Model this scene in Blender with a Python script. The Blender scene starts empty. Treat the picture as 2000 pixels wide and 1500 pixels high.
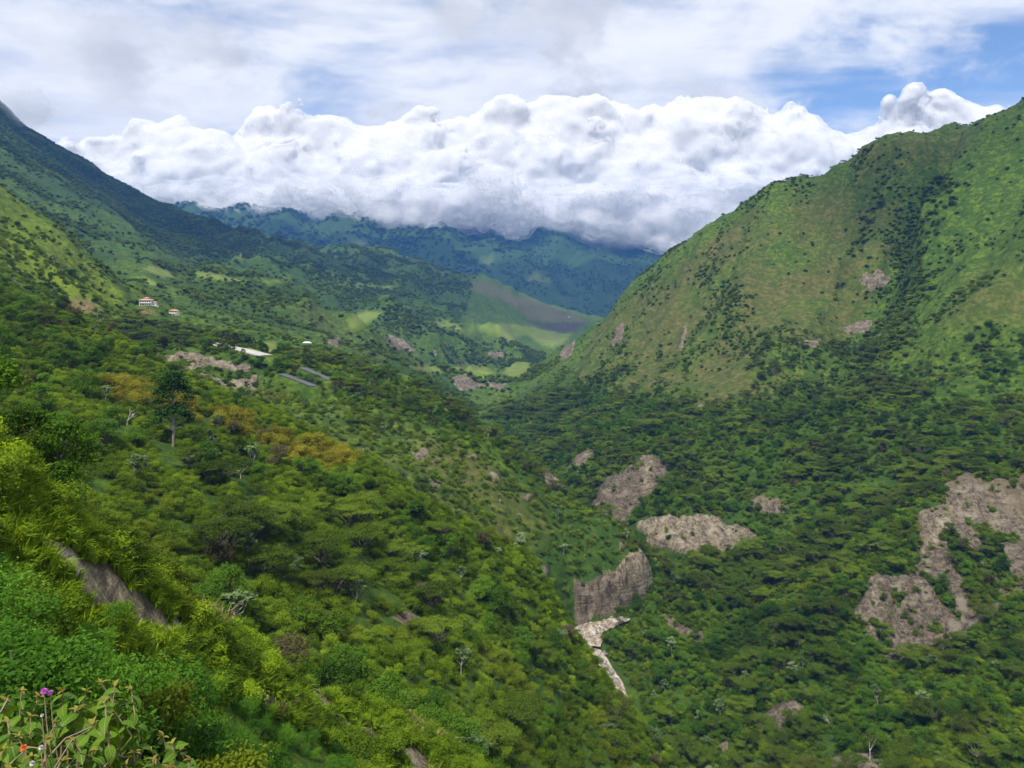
import bpy, bmesh, math, random, time
import numpy as np
from mathutils import Vector, Matrix
T0 = time.time()
R = math.radians
random.seed(7); RNG = np.random.default_rng(11)
SC = bpy.context.scene
COL = SC.collection

# ------------------------------------------------------------------ camera
F = 1500.0 / 2000.0                     # focal length in picture widths (27 mm on 36 mm)
HOR = 600.0                             # eye level in photograph pixels
cam_d = bpy.data.cameras.new('camera'); cam = bpy.data.objects.new('camera', cam_d); COL.objects.link(cam)
cam.location = (0, 0, 0); cam.rotation_euler = (R(90), 0, 0)
cam_d.sensor_width = 36; cam_d.lens = 27
cam_d.shift_y = -(750 - HOR) / 2000
cam_d.clip_start = 0.1; cam_d.clip_end = 60000
SC.camera = cam

# ------------------------------------------------------------------ light and sky
SUN_EL, SUN_AZ = 60, -160               # degrees; azimuth measured clockwise from +Y
SKY_STRENGTH = 0.11
sun_d = bpy.data.lights.new('sun', 'SUN'); sun = bpy.data.objects.new('sun', sun_d); COL.objects.link(sun)
sun_d.energy = 4.4; sun_d.angle = R(2); sun_d.color = (1.0, 0.95, 0.87)
_s = Vector((math.sin(R(SUN_AZ)) * math.cos(R(SUN_EL)), math.cos(R(SUN_AZ)) * math.cos(R(SUN_EL)), math.sin(R(SUN_EL))))
sun.rotation_euler = _s.to_track_quat('Z', 'Y').to_euler()
sun.location = (0, -50, 100)
SC.view_settings.view_transform = 'Standard'; SC.view_settings.look = 'None'
SC.view_settings.exposure = 0.32; SC.view_settings.gamma = 1.0; SC.view_settings.use_curve_mapping = False
cy = SC.cycles
cy.max_bounces = 6; cy.diffuse_bounces = 2; cy.glossy_bounces = 2; cy.transmission_bounces = 3
cy.transparent_max_bounces = 12; cy.volume_bounces = 1; cy.use_denoising = True
cy.use_adaptive_sampling = True; cy.adaptive_threshold = 0.02; cy.adaptive_min_samples = 24
cy.caustics_reflective = False; cy.use_adaptive_sampling = True; cy.adaptive_threshold = 0.02; cy.adaptive_min_samples = 24
cy.caustics_refractive = False
class NT:
    """terse node-tree helper for shader and geometry trees"""
    def __init__(s, tree, geo=False): s.t = tree; s.geo = geo
    def n(s, typ, **kw):
        nd = s.t.nodes.new(typ)
        for k, v in kw.items(): setattr(nd, k, v)
        return nd
    def put(s, sock, v):
        if v is None: return
        if isinstance(v, bpy.types.NodeSocket): s.t.links.new(v, sock)
        elif isinstance(v, bpy.types.Node): s.t.links.new(v.outputs[0], sock)
        else:
            if sock.type == 'RGBA' and len(v) == 3: v = (*v, 1)
            sock.default_value = v
    def m(s, op, a, b=None, c=None, clamp=False):
        nd = s.n('ShaderNodeMath', operation=op, use_clamp=clamp)
        for i, v in enumerate((a, b, c)): s.put(nd.inputs[i], v)
        return nd.outputs[0]
    def v(s, op, a, b=None, scale=None):
        nd = s.n('ShaderNodeVectorMath', operation=op)
        s.put(nd.inputs[0], a)
        if b is not None: s.put(nd.inputs[1], b)
        if scale is not None: s.put(nd.inputs['Scale'], scale)
        return nd.outputs['Value'] if op in ('LENGTH', 'DOT_PRODUCT', 'DISTANCE') else nd.outputs[0]
    def rng(s, x, a, b, c=0.0, d=1.0, typ='SMOOTHSTEP'):
        nd = s.n('ShaderNodeMapRange', interpolation_type=typ)
        for i, v in enumerate((x, a, b, c, d)): s.put(nd.inputs[i], v)
        return nd.outputs[0]
    def noise(s, vec, scale, detail=4, rough=.5, dist=0.0, w=None, dims='3D', lac=2.0):
        nd = s.n('ShaderNodeTexNoise', noise_dimensions='4D' if w is not None else dims)
        s.put(nd.inputs['Vector'], vec); s.put(nd.inputs['Scale'], scale); nd.inputs['Detail'].default_value = detail
        nd.inputs['Roughness'].default_value = rough; nd.inputs['Distortion'].default_value = dist; nd.inputs['Lacunarity'].default_value = lac
        if w is not None: nd.inputs['W'].default_value = w
        return nd.outputs[0]
    def vor(s, vec, scale, feature='F1', smooth=.5, detail=0, rand=1.0):
        nd = s.n('ShaderNodeTexVoronoi', feature=feature)
        s.put(nd.inputs['Vector'], vec); nd.inputs['Scale'].default_value = scale
        if 'Smoothness' in nd.inputs and feature == 'SMOOTH_F1': nd.inputs['Smoothness'].default_value = smooth
        nd.inputs['Detail'].default_value = detail; nd.inputs['Randomness'].default_value = rand
        return nd.outputs['Distance']
    def mix(s, f, a, b, blend='MIX'):
        nd = s.n('ShaderNodeMix', data_type='RGBA', blend_type=blend)
        s.put(nd.inputs[0], f); s.put(nd.inputs[6], a); s.put(nd.inputs[7], b)
        return nd.outputs[2]
    def sep(s, vec):
        nd = s.n('ShaderNodeSeparateXYZ'); s.put(nd.inputs[0], vec); return nd.outputs
    def comb(s, x, y, z):
        nd = s.n('ShaderNodeCombineXYZ')
        for i, v in enumerate((x, y, z)): s.put(nd.inputs[i], v)
        return nd.outputs[0]
    def curve(s, x, pts):
        nd = s.n('ShaderNodeFloatCurve'); s.put(nd.inputs['Value'], x)
        c = nd.mapping.curves[0]
        while len(c.points) < len(pts): c.points.new(0.5, 0.5)
        for p, q in zip(c.points, pts): p.location = q; p.handle_type = 'AUTO_CLAMPED'
        nd.mapping.update(); return nd.outputs[0]
    def attr(s, name, kind='GEOMETRY'):
        nd = s.n('ShaderNodeAttribute', attribute_name=name, attribute_type=kind); return nd
def material(name):
    m = bpy.data.materials.new(name); m.use_nodes = True; m.node_tree.nodes.clear()
    nt = NT(m.node_tree); out = nt.n('ShaderNodeOutputMaterial')
    return m, nt, out
def build_world():
    w = bpy.data.worlds.new('World'); SC.world = w; w.use_nodes = True
    w.node_tree.nodes.clear(); t = NT(w.node_tree)
    out = t.n('ShaderNodeOutputWorld'); bg = t.n('ShaderNodeBackground')
    sky = t.n('ShaderNodeTexSky', sky_type='NISHITA', sun_disc=False, sun_elevation=R(SUN_EL), sun_rotation=R(SUN_AZ), altitude=1500, ozone_density=2.0, dust_density=0.6, air_density=1.0)
    d = t.v('NORMALIZE', t.n('ShaderNodeTexCoord').outputs['Generated'])
    x, y, z = t.sep(d)[:3]
    # high cloud sheet seen in perspective: coordinates on a layer overhead
    zz = t.m('ADD', t.m('MAXIMUM', z, 0.0), .13)
    p = t.comb(t.m('DIVIDE', x, zz), t.m('DIVIDE', y, zz), 0.0)
    n1 = t.noise(t.v('MULTIPLY', p, (.85, 1.6, 1)), .8, 6, .55, .6)
    n2 = t.noise(t.v('MULTIPLY', p, (1, 1.2, 1)), 2.3, 6, .6, .3)
    cov = t.m('ADD', t.m('MULTIPLY', n1, .7), t.m('MULTIPLY', n2, .3))
    # lower puffy layer
    n3 = t.noise(t.v('MULTIPLY', d, (1, 1, 1.7)), 5.0, 7, .58, .2)
    # the sheet thins towards the east of the valley head
    ya = t.m('MAXIMUM', y, .05)
    gx = t.m('DIVIDE', t.m('SUBTRACT', t.m('DIVIDE', x, ya), .60), .36); gz = t.m('DIVIDE', t.m('SUBTRACT', t.m('DIVIDE', z, ya), .30), .10)
    gap = t.rng(t.m('ADD', t.m('MULTIPLY', gx, gx), t.m('MULTIPLY', gz, gz)), 0.1, 1.3, 1., 0.)
    gap = t.m('MULTIPLY', gap, t.rng(y, .1, .3))
    a1 = t.rng(t.m('SUBTRACT', cov, t.m('MULTIPLY', gap, .135)), .31, .53)
    a2 = t.rng(t.m('SUBTRACT', n3, t.m('MULTIPLY', gap, .02)), .48, .62)
    shade = t.noise(t.v('MULTIPLY', d, (1, 1, 1.6)), 3.1, 6, .55, .3, w=3.0)
    c1 = t.mix(t.rng(n2, .35, .65), (.70, .725, .79), (.86, .87, .89))
    c2 = t.mix(t.rng(shade, .36, .62), (.52, .535, .58), (.84, .85, .87))
    bl = t.v('SCALE', sky.outputs[0], scale=SKY_STRENGTH)
    bl = t.v('MULTIPLY', bl, SKY_TINT)
    col = t.mix(t.m('MULTIPLY', a1, .97), bl, c1)
    col = t.mix(t.m('MULTIPLY', a2, .9), col, c2)
    # under the horizon: the land's own dull green
    col = t.mix(t.rng(z, -.10, -.02), (.05, .08, .04), col)
    t.put(bg.inputs[0], col); bg.inputs[1].default_value = 1.0
    t.put(out.inputs[0], bg)
SKY_TINT = (1.15, 1.2, 1.25)
build_world()
# ------------------------------------------------------------------ terrain
# Survey: each entry is a point of the land given by its bearing and elevation (photograph pixels)
# and its distance Y in metres; all are turned into world points and the land is one height field through them.
def at(px, py, Y):
    return ((px - 1000) / 1500.0 * Y, Y, (HOR - py) / 1500.0 * Y)
LINES = [
 # near spur: crest with the yellow-green grass
 [(-200,760,46),(0,905,48),(60,960,49),(150,1045,52),(220,1100,54),(300,1165,58),(430,1250,66),(550,1310,74),(700,1385,84),(850,1455,92),(960,1515,98)],
 # foot of the scar below that crest
 [(-150,1090,40),(0,1110,42),(100,1165,44),(200,1235,47),(290,1290,52),(400,1350,58),(520,1420,64),(640,1480,70),(760,1540,76)],
 # thicket ground in front
 [(-200,1390,20),(0,1390,24),(150,1440,27),(300,1500,31),(450,1560,36),(600,1620,42)],
 # hollow behind the near spur
 [(-150,960,75),(0,1040,72),(150,1130,74),(300,1240,78),(450,1330,86),(600,1375,98),(760,1430,106),(900,1520,112)],
 # broad slope (mid left)
 [(-200,780,150),(0,860,135),(150,950,135),(300,1040,130),(450,1150,122),(600,1240,122),(750,1330,128),(900,1410,135),(1050,1490,142)],
 [(-200,700,190),(0,760,180),(150,830,180),(338,872,185),(500,960,175),(650,1060,168),(800,1180,168),(950,1290,175),(1080,1400,178),(1200,1500,180)],
 [(-200,600,260),(0,660,255),(150,715,250),(300,785,232),(450,845,222),(600,920,212),(750,1010,205),(900,1120,205),(1020,1230,208),(1120,1350,205),(1250,1480,200)],
 # crest of the broad slope, down to the river
 [(-250,480,370),(0,545,350),(80,598,345),(150,628,345),(210,655,340),(300,705,310),(390,752,282),(500,795,265),(600,842,250),(700,895,243),(780,945,240),(870,1005,237),(960,1050,237),(1035,1095,238),(1070,1150,241),(1100,1215,242),(1135,1270,240),(1170,1315,236),(1230,1400,226),(1330,1500,214),(1420,1600,205)],
 # gully behind that crest
 [(150,-18,390),(260,-30,370),(360,-42,345),(460,-54,325),(560,-64,310),(680,-76,300),(800,-90,296),(900,-104,298),(980,-118,302),(1040,-132,312),(1085,-146,326)],
 # face of the terrace spur
 [(300,725,398),(400,765,380),(500,805,368),(620,850,362),(740,905,356),(860,970,352),(950,1035,350),(1020,1090,352)],
 [(330,715,415),(430,745,408),(520,775,398),(650,800,398),(780,850,388),(900,910,382),(1000,975,378),(1080,1040,376)],
 # cliff edge of the terrace
 [(215,655,452),(275,668,447),(350,680,443),(430,700,440),(500,720,436),(560,742,428),(640,768,424),(740,795,420),(840,835,412),(940,880,406),(1020,925,402)],
 # foot of the terrace cliff
 [(275,705,428),(340,722,426),(420,745,424),(490,765,420)],
 # back line of the terrace, its far silhouette and the nose
 [(120,640,470),(220,640,490),(330,650,505),(420,660,505),(520,680,500),(600,700,498),(680,718,505),(760,738,512),(820,765,505),(870,792,495),(950,842,470),(1030,892,445),(1080,925,430),(1112,985,416),(1190,1012,402),(1250,1065,392),(1280,1105,383)],
 # grassy face of the nose above the cliff
 [(1010,1130,352),(1060,1128,358),(1120,1140,366),(1165,1130,370),(1215,1090,376),(1262,1108,380)],
 [(1040,1040,372),(1110,1050,384),(1180,1060,390),(1230,1065,389)],
 # river
 [(1700,-176,140),(1450,-171,200),(1330,-166,245),(1258,-163,280),(1208,-161,305),(1186,-159,326),(1160,-156.5,338),(1128,-153,348),(1150,-150.5,361),(1215,-148,368),(1290,-145.5,384),(1335,-143,402),(1325,-140.5,420),(1255,-138.5,434),(1185,-137,450),(1140,-135.5,480),(1105,-134,530),(1060,-132,610),(1005,-130,730),(945,-128,900),(905,-127,1060),(885,-126,1240),(860,-124,1400)],
 # foot and top of the river cliff
 [(1125,1232,355),(1150,1218,366),(1200,1195,373),(1262,1165,380)],
 # right bank
 [(1250,1300,340),(1230,1250,352),(1215,1215,358),(1255,1180,366),(1320,1150,378),(1385,1105,400)],
 [(1260,1400,308),(1330,1450,290),(1420,1520,262),(1560,1620,215)],
 [(1320,1330,320),(1350,1240,345),(1400,1170,372),(1470,1090,410)],
 [(1430,1430,282),(1480,1330,305),(1500,1230,335),(1540,1130,375),(1570,1060,415)],
 [(1600,1500,250),(1640,1400,275),(1680,1330,292),(1745,1285,302),(1850,1240,310),(2000,1190,312),(2250,1130,315)],
 [(1800,1500,232),(2000,1400,240),(2300,1300,240)],
 # big scar on the right: foot above, edge below
 [(1660,1180,322),(1700,1130,335),(1760,1040,358),(1800,985,374),(1860,945,388),(1930,925,390),(2000,925,388),(2200,905,385)],
 [(1640,1070,390),(1720,985,418),(1800,930,425),(1900,895,425),(2000,885,422),(2250,860,415)],
 # cliff two: foot and edge
 [(1250,1062,437),(1310,1078,428),(1400,1082,426),(1490,1052,436)],
 [(1250,1015,449),(1310,1006,449),(1400,1010,448),(1480,1040,446)],
 # brown scar: foot and edge
 [(1165,1000,472),(1210,1018,468),(1260,985,476),(1300,950,484)],
 [(1180,935,512),(1230,905,524),(1270,890,530),(1300,900,526),(1315,935,514)],
 [(1110,915,570),(1160,905,575)],[(1118,888,600),(1165,882,604)],
 # wooded foot of the right mountain
 [(1340,965,492),(1450,960,476),(1550,985,446)],
 [(1150,880,580),(1250,868,560),(1380,880,525),(1500,890,505),(1650,880,480),(1800,860,460),(2000,830,445),(2250,790,440)],
 [(1080,868,660),(1200,840,640),(1350,835,590),(1500,825,560),(1650,815,535),(1800,790,510),(2000,755,490),(2250,700,480)],
 [(940,802,940),(1050,812,840),(1150,806,760),(1280,795,680),(1400,785,640),(1520,775,620),(1600,800,575),(1700,745,590),(1800,720,570),(1900,690,555),(2000,655,545),(2250,600,540)],
 # shoulders
 [(985,765,1120),(1080,735,1000),(1180,710,900),(1290,690,820),(1400,670,770),(1500,650,735),(1600,640,695),(1650,690,645)],
 [(1085,690,1190),(1180,630,1060),(1270,590,970),(1360,565,900),(1460,545,845),(1560,530,815),(1650,500,805),(1720,470,795)],
 # main gully on the right mountain
 [(1880,325,838),(1850,365,838),(1800,440,832),(1785,500,812),(1790,560,778),(1740,630,748),(1690,700,690),(1645,765,640),(1605,830,580)],
 # second gully left of it
 [(1730,330,880),(1690,420,872),(1660,500,850),(1640,580,800)],
 # spur between
 [(1860,330,790),(1800,400,765),(1740,470,750)],
 # spur right of the main gully
 [(2060,390,690),(2000,430,680),(1920,490,665),(1840,560,640),(1760,650,615),(1700,720,588),(1650,780,560)],
 [(2250,330,640),(2120,420,620),(2000,520,595),(1920,590,580),(1840,660,565)],
 # skyline of the right mountain
 [(2450,60,760),(2250,110,780),(2100,160,795),(2000,205,805),(1935,222,820),(1880,236,835),(1800,262,860),(1700,298,890),(1640,335,915),(1570,362,935),(1490,378,960),(1440,410,975),(1400,436,990),(1350,468,1020),(1300,500,1060),(1250,545,1100),(1210,585,1130),(1180,618,1150),(1140,648,1170),(1110,678,1185),(1080,705,1180),(1030,740,1150),(985,770,1090),(945,800,1000),(935,815,940)],
 # behind that skyline
 [(2400,150,1100),(2000,120,1120),(1700,100,1180),(1500,60,1260),(1350,0,1340),(1220,-60,1420),(1150,-90,1420)],
 # left hill one: crest
 [(-350,180,640),(-200,250,635),(0,364,620),(60,412,610),(120,458,600),(200,532,590),(245,578,580)],
 [(-300,330,520),(-100,400,520),(50,470,515),(120,530,500),(180,580,490)],
 [(-300,420,430),(-100,500,420),(0,525,425),(100,575,440),(170,612,445)],
 [(-100,60,860),(100,35,800),(200,10,760),(260,-4,740)],
 # house shelf
 [(190,590,545),(250,600,570),(285,600,585),(340,618,610),(420,630,640),(500,650,640),(600,672,640),(700,700,650),(790,735,660),(860,775,680)],
 # slope behind, up to the second hill
 [(265,556,800),(330,580,820),(420,600,850),(520,625,850),(620,650,850),(720,690,860),(800,720,900),(870,757,960)],
 [(250,525,1010),(320,532,1080),(390,545,1150),(460,565,1180),(540,580,1200),(590,600,1180),(640,650,1080),(700,670,1050)],
 # left hill two: rib
 [(-400,80,1500),(-200,190,1500),(0,292,1500),(80,352,1440),(160,410,1360),(240,470,1280),(320,518,1180)],
 [(-300,300,1100),(-100,380,1100),(60,420,1130),(140,460,1150),(210,500,1120)],
 # gully between hill two and three
 [(0,250,1950),(130,345,1850),(230,420,1780),(310,480,1680),(370,520,1500)],
 # left hill three: crest and face
 [(-500,-20,2250),(-300,60,2250),(-150,130,2280),(0,207,2300),(50,248,2320),(100,284,2340),(200,342,2400),(300,388,2450),(350,412,2480),(400,436,2500),(440,462,2540),(475,484,2560)],
 [(200,385,2150),(300,440,2120),(380,485,2060),(440,510,1980)],
 [(-300,350,2900),(0,350,2900),(200,280,3000),(400,190,3050)],
 # mid valley: field shelf and hills
 [(400,528,1480),(450,540,1520),(520,545,1640),(600,560,1700),(680,580,1720)],
 [(470,505,2200),(560,515,2250),(640,525,2300),(740,545,2300),(800,560,2260),(870,585,2200)],
 [(480,486,2650),(560,487,2900),(640,493,3000),(720,505,3000),(800,521,2950),(880,540,2800),(950,560,2720),(1000,576,2700),(1060,594,2690),(1110,612,2670),(1142,632,2620),(1170,648,2580)],
 # dome hill
 [(685,632,1560),(710,612,1570),(745,608,1580),(790,630,1560),(805,660,1530)],
 [(690,665,1440),(730,680,1420),(770,695,1400),(800,705,1390)],
 [(650,650,1360),(660,690,1240),(690,705,1180)],
 [(840,690,1420),(850,650,1650),(830,620,1850)],
 # ridge right of the dome and the fields
 [(860,640,1780),(930,655,1760),(990,675,1700),(960,700,1640)],
 [(920,640,2050),(980,636,2150),(1040,640,2180),(1110,652,2150),(1140,660,2150)],
 [(940,668,1850),(1010,664,1950),(1080,678,1930),(1120,690,1800)],
 [(880,712,1520),(930,710,1580),(990,712,1600),(1040,712,1600)],
 [(900,735,1440),(960,742,1430),(1010,740,1450)],
 [(890,760,1330),(960,768,1300)],
 [(930,600,2350),(1000,615,2400),(1080,640,2400),(1130,648,2400)],
 [(720,560,2150),(760,590,1950),(790,600,1900)],
 [(880,575,2450),(850,600,2150),(890,620,2050)],
 # hidden trough behind the mid hills
 [(400,60,3500),(600,40,3700),(800,10,3700),(1000,-40,3500),(1200,-70,3200)],
 # far range
 [(1130,625,3900),(1180,610,4000),(1250,600,4100),(1400,570,4000),(1600,560,4000)],
 [(420,470,4300),(560,475,4400),(700,490,4500),(820,515,4500),(920,545,4400),(1020,575,4200),(1090,600,4000)],
 [(640,470,4600),(690,450,4750),(740,437,4850),(790,455,4800),(840,482,4650),(890,510,4500)],
 [(1000,520,4800),(1060,540,4600),(1100,560,4400)],
 [(900,470,5100),(960,500,4800)],
 [(1180,520,4900),(1220,550,4600),(1190,580,4300)],
 [(1280,520,4800),(1330,510,4800),(1500,500,4800)],
 [(-600,420,5300),(0,420,5300),(300,424,5300),(400,426,5250),(480,436,5250),(560,444,5250),(650,440,5250),(760,446,5250),(860,448,5300),(930,460,5300),(1000,466,5350),(1060,474,5350),(1120,474,5350),(1180,484,5350),(1250,484,5300),(1340,482,5250),(1500,470,5250),(1800,450,5250),(2600,440,5250)],
 [(-600,520,5850),(300,520,5850),(1000,540,5850),(1700,530,5850),(2600,520,5850)],
]
# these lines give heights in metres instead of elevations in pixels (ground hidden in folds, and the river)
IN_METRES = {(150,-18,390), (1700,-176,140), (2400,150,1100), (-100,60,860), (-300,350,2900), (400,60,3500)}
XYZ = [(0,-60,6),(-40,-58,18),(45,-58,-4),(-20,-40,8),(20,-40,2),(0,-15,-0.2),(-10,-12,0.6),(12,-12,-1.4),(0,-4,-1.75),(0,0,-1.9),(-8,0,-1.5),(8,0,-3.0),(0,2.2,-3.2),(-3,2.4,-3.2),(4,2.4,-4.2),
       (0,7,-8),(-6,8,-7.4),(8,8,-10),(-14,14,-11.5),(0,16,-15.5),(14,16,-18),(-30,10,-9),(30,14,-22),(60,10,-34),(-55,10,-14),(0,32,-27),(30,40,-42),(60,50,-60),(90,40,-70),(70,100,-100),(120,80,-120),(160,130,-150),
       (-60,-40,22),(70,-30,-26),(100,60,-95),(45,75,-68)]

C0 = 80.0
def to_uws(x, y, z):
    d = y + C0
    return x / d, math.log(d), z / d
pts = []
for ln in LINES:
    met = ln[0] in IN_METRES
    P = []
    for p in ln:
        if met: w = ((p[0] - 1000) / 1500.0 * p[2], p[2], p[1])
        else: w = at(*p)
        P.append(to_uws(*w))
    for a, b in zip(P[:-1], P[1:]):
        n = max(1, int(math.hypot(a[0]-b[0], a[1]-b[1]) / 0.028))
        for k in range(n):
            t = k / n
            pts.append(tuple(a[i] + (b[i]-a[i]) * t for i in range(3)))
    pts.append(P[-1])
for p in XYZ: pts.append(to_uws(*p))
PT = np.array(pts, dtype=np.float64)
# drop near-duplicates
_k = {}
for i, p in enumerate(PT): _k.setdefault((round(p[0] / 0.006), round(p[1] / 0.006)), i)
PT = PT[sorted(_k.values())]
_d = np.sqrt(((PT[:, None, :2] - PT[None, :, :2]) ** 2).sum(-1))
_n = len(PT)
_A = np.zeros((_n + 3, _n + 3)); _A[:_n, :_n] = _d - 0.0015 * np.eye(_n)
_A[:_n, _n] = 1; _A[:_n, _n+1:] = PT[:, :2]; _A[_n:, :_n] = _A[:_n, _n:].T
_sol = np.linalg.solve(_A, np.concatenate([PT[:, 2], np.zeros(3)]))
def rbf(U, Wv):
    out = np.empty(U.size); u = U.ravel(); w = Wv.ravel()
    pu = PT[:, 0].astype(np.float32); pw = PT[:, 1].astype(np.float32); c = _sol[:_n].astype(np.float32)
    for i in range(0, u.size, 20000):
        a = u[i:i+20000].astype(np.float32)[:, None] - pu; b = w[i:i+20000].astype(np.float32)[:, None] - pw
        out[i:i+20000] = np.sqrt(a*a + b*b) @ c
    return (out + _sol[_n] + _sol[_n+1]*u + _sol[_n+2]*w).reshape(U.shape)

# numpy gradient noise
_perm = np.random.default_rng(3).permutation(512).astype(np.int64); _perm = np.concatenate([_perm, _perm])
_ang = np.random.default_rng(4).random(512) * 2 * math.pi
_gx, _gy = np.cos(_ang), np.sin(_ang)
def noise(x, y):
    xi = np.floor(x).astype(np.int64); yi = np.floor(y).astype(np.int64); fx = x - xi; fy = y - yi
    xi &= 511; yi &= 511; x1 = (xi + 1) & 511; y1 = (yi + 1) & 511
    def g(ix, iy, dx, dy):
        h = _perm[_perm[ix] + iy]; return _gx[h] * dx + _gy[h] * dy
    sx = fx*fx*fx*(fx*(fx*6-15)+10); sy = fy*fy*fy*(fy*(fy*6-15)+10)
    a = g(xi, yi, fx, fy); b = g(x1, yi, fx-1, fy); c = g(xi, y1, fx, fy-1); d = g(x1, y1, fx-1, fy-1)
    return ((a + (b-a)*sx) + ((c + (d-c)*sx) - (a + (b-a)*sx)) * sy) * 1.5
def fbm(x, y, o=4):
    s = 0; a = 1.0
    for k in range(o):
        s = s + a * noise(x * 2**k + 17.3*k, y * 2**k + 5.1*k); a *= 0.5
    return s
def smooth(e0, e1, x):
    t = np.clip((x - e0) / (e1 - e0), 0, 1); return t*t*(3-2*t)

NU, NW = 760, 980
U1 = np.linspace(-1.0, 1.0, NU)
_wk = np.array([math.log(20), math.log(75), math.log(100), math.log(1700), math.log(3200), math.log(5980)])
_wd = np.array([0, 0.03, 0.07, 0.84, 0.93, 1.0])
W1 = np.interp(np.linspace(0, 1, NW), _wd, _wk)
_cu = U1[::2]; _cw = W1[::2]
if _cu[-1] != U1[-1]: _cu = np.append(_cu, U1[-1])
if _cw[-1] != W1[-1]: _cw = np.append(_cw, W1[-1])
_S = rbf(*np.meshgrid(_cu, _cw))
# bilinear up
def up(S):
    iw = np.interp(W1, _cw, np.arange(len(_cw))); iu = np.interp(U1, _cu, np.arange(len(_cu)))
    a = np.clip(iw.astype(int), 0, len(_cw)-2); fa = (iw - a)[:, None]; b = np.clip(iu.astype(int), 0, len(_cu)-2); fb = (iu - b)[None]
    return (S[a][:, b]*(1-fb) + S[a][:, b+1]*fb)*(1-fa) + (S[a+1][:, b]*(1-fb) + S[a+1][:, b+1]*fb)*fa
GU, GW = np.meshgrid(U1, W1)
D = np.exp(GW); GX = GU * D; GY = D - C0
GZ = up(_S) * D
# relief: octaves between the mesh spacing and a tenth of the distance
_flat = np.zeros_like(GZ)
def relief():
    z = np.zeros_like(GZ)
    lam = 900.0
    while lam > 1.5:
        wgt = smooth(2.2, 5.0, lam / (0.0042 * D)) * (1 - smooth(0.05, 0.14, lam / D))
        if wgt.max() > 0:
            z += wgt * noise(GX/lam + lam*1.7, GY/lam - lam*0.9) * lam * 0.10
        lam /= 1.9
    return z
REL = relief()
# mountain ribs: gullies that run down the slope
def ridged(x, y): return 1 - 2*np.abs(noise(x, y))
tR = -0.76*GX + 0.65*GY; sR = -0.65*GX - 0.76*GY
mR = smooth(540, 640, GY) * (1 - smooth(1150, 1300, GY)) * smooth(-0.06, 0.02, GU) * smooth(-95, -50, GZ)
wob = 24*noise(GX/200, GY/200)
RIB = mR * (ridged((tR+wob)/90, sR/700) * 8 + ridged((tR+wob)/34+9, sR/300) * 4 + ridged((tR+wob)/14+3, sR/120) * 1.6 - 5)
mL = smooth(430, 560, GY) * smooth(-0.18, -0.26, GU) * (1-smooth(3000, 3400, GY)) * smooth(0, 40, GZ)
RIB += mL * (ridged((GY*0.9+0.5*GX+wob)/(0.1*D), (GX-GY*.4)/(0.8*D)) * 0.011*D + ridged((GY*0.9+0.5*GX+wob)/(0.035*D), (GX-GY*.4)/(0.4*D)) * 0.005*D - 0.006*D)
mF = smooth(3500, 4200, GY)
RIB += mF * (ridged((GX+0.35*GY)/520, GY/2600) * 60 + ridged((GX-0.3*GY)/210, GY/1100) * 40)
mM = smooth(850, 1050, GY) * (1 - smooth(3000, 3300, GY)) * (1-smooth(-0.02, 0.06, GU)) * smooth(-0.5, -0.3, GU)
RIB += mM * (ridged((GX*0.8+GY*0.5)/170, (GY-GX)/420) * 26 + ridged((GX*0.9+GY*0.3)/62+4, (GY-GX)/180) * 12)
GZ = GZ + REL + RIB
GZ = np.where(GZ > 560, 560 + 160*np.tanh((GZ-560)/160), GZ)
# river bed cut flat
RIV = [l for l in LINES if l[0] == (1700,-176,140)][0]
RIVP = np.array([((p[0]-1000)/1500*p[2], p[2], p[1]) for p in RIV])
def river_dist(x, y):
    best = np.full(x.shape, 1e9); zz = np.zeros(x.shape)
    for a, b in zip(RIVP[:-1], RIVP[1:]):
        d = b - a; L2 = d[0]**2 + d[1]**2
        t = np.clip(((x-a[0])*d[0] + (y-a[1])*d[1]) / L2, 0, 1)
        dd = np.hypot(x-a[0]-t*d[0], y-a[1]-t*d[1]); m = dd < best
        best = np.where(m, dd, best); zz = np.where(m, a[2]+t*d[2], zz)
    return best, zz
RD, RZ = river_dist(GX, GY)
_rw = np.where(GY < 345, 5.0, 7.5)*(1-smooth(362, 372, GY)*.65)
_b = (1 - smooth(_rw, _rw + np.where(GY > 366, 4, 8), RD)) * (1-smooth(440, 480, GY))
GZ = GZ*(1-_b) + (RZ - 1.6) * _b

# level ground under roads and houses: (points, half width, shoulder)
def w3(px, py, Y): return np.array(at(px, py, Y))
PADS = {
 'pale_road': ([w3(395,668,505), w3(440,677,485), w3(480,685,470), w3(518,695,455)], 4.6, 9.0),
 'lower_road': ([w3(550,731,432), w3(580,742,424), w3(614,755,415)], 2.6, 5.0),
 'upper_road': ([w3(590,719,452), w3(615,729,443), w3(645,743,432)], 2.4, 5.0),
}
HOUSES = [(286, 597, 585, 7.5), (341, 616, 612, 6.0), (862, 610, 2080, 8.0), (600, 674, 640, 6.0), (1109, 622, 2650, 9.0), (520, 590, 1150, 6.0)]
def pad(P, hw, sh):
    global GZ
    best = np.full(GZ.shape, 1e9); zz = np.zeros(GZ.shape)
    for a, b in zip(P[:-1], P[1:]):
        d = b-a; L2 = d[0]**2+d[1]**2+1e-9; t = np.clip(((GX-a[0])*d[0]+(GY-a[1])*d[1])/L2, 0, 1)
        dd = np.hypot(GX-a[0]-t*d[0], GY-a[1]-t*d[1]); m = dd < best; best = np.where(m, dd, best); zz = np.where(m, a[2]+t*d[2], zz)
    k = 1-smooth(hw, hw+sh, best); GZ = GZ*(1-k) + zz*k
for _p in PADS.values(): pad(*_p)
for (_x, _y, _Y, _r) in HOUSES:
    _c = w3(_x, _y, _Y); pad([_c, _c + (.1, 0, 0)], _r, _r*1.5)

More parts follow.
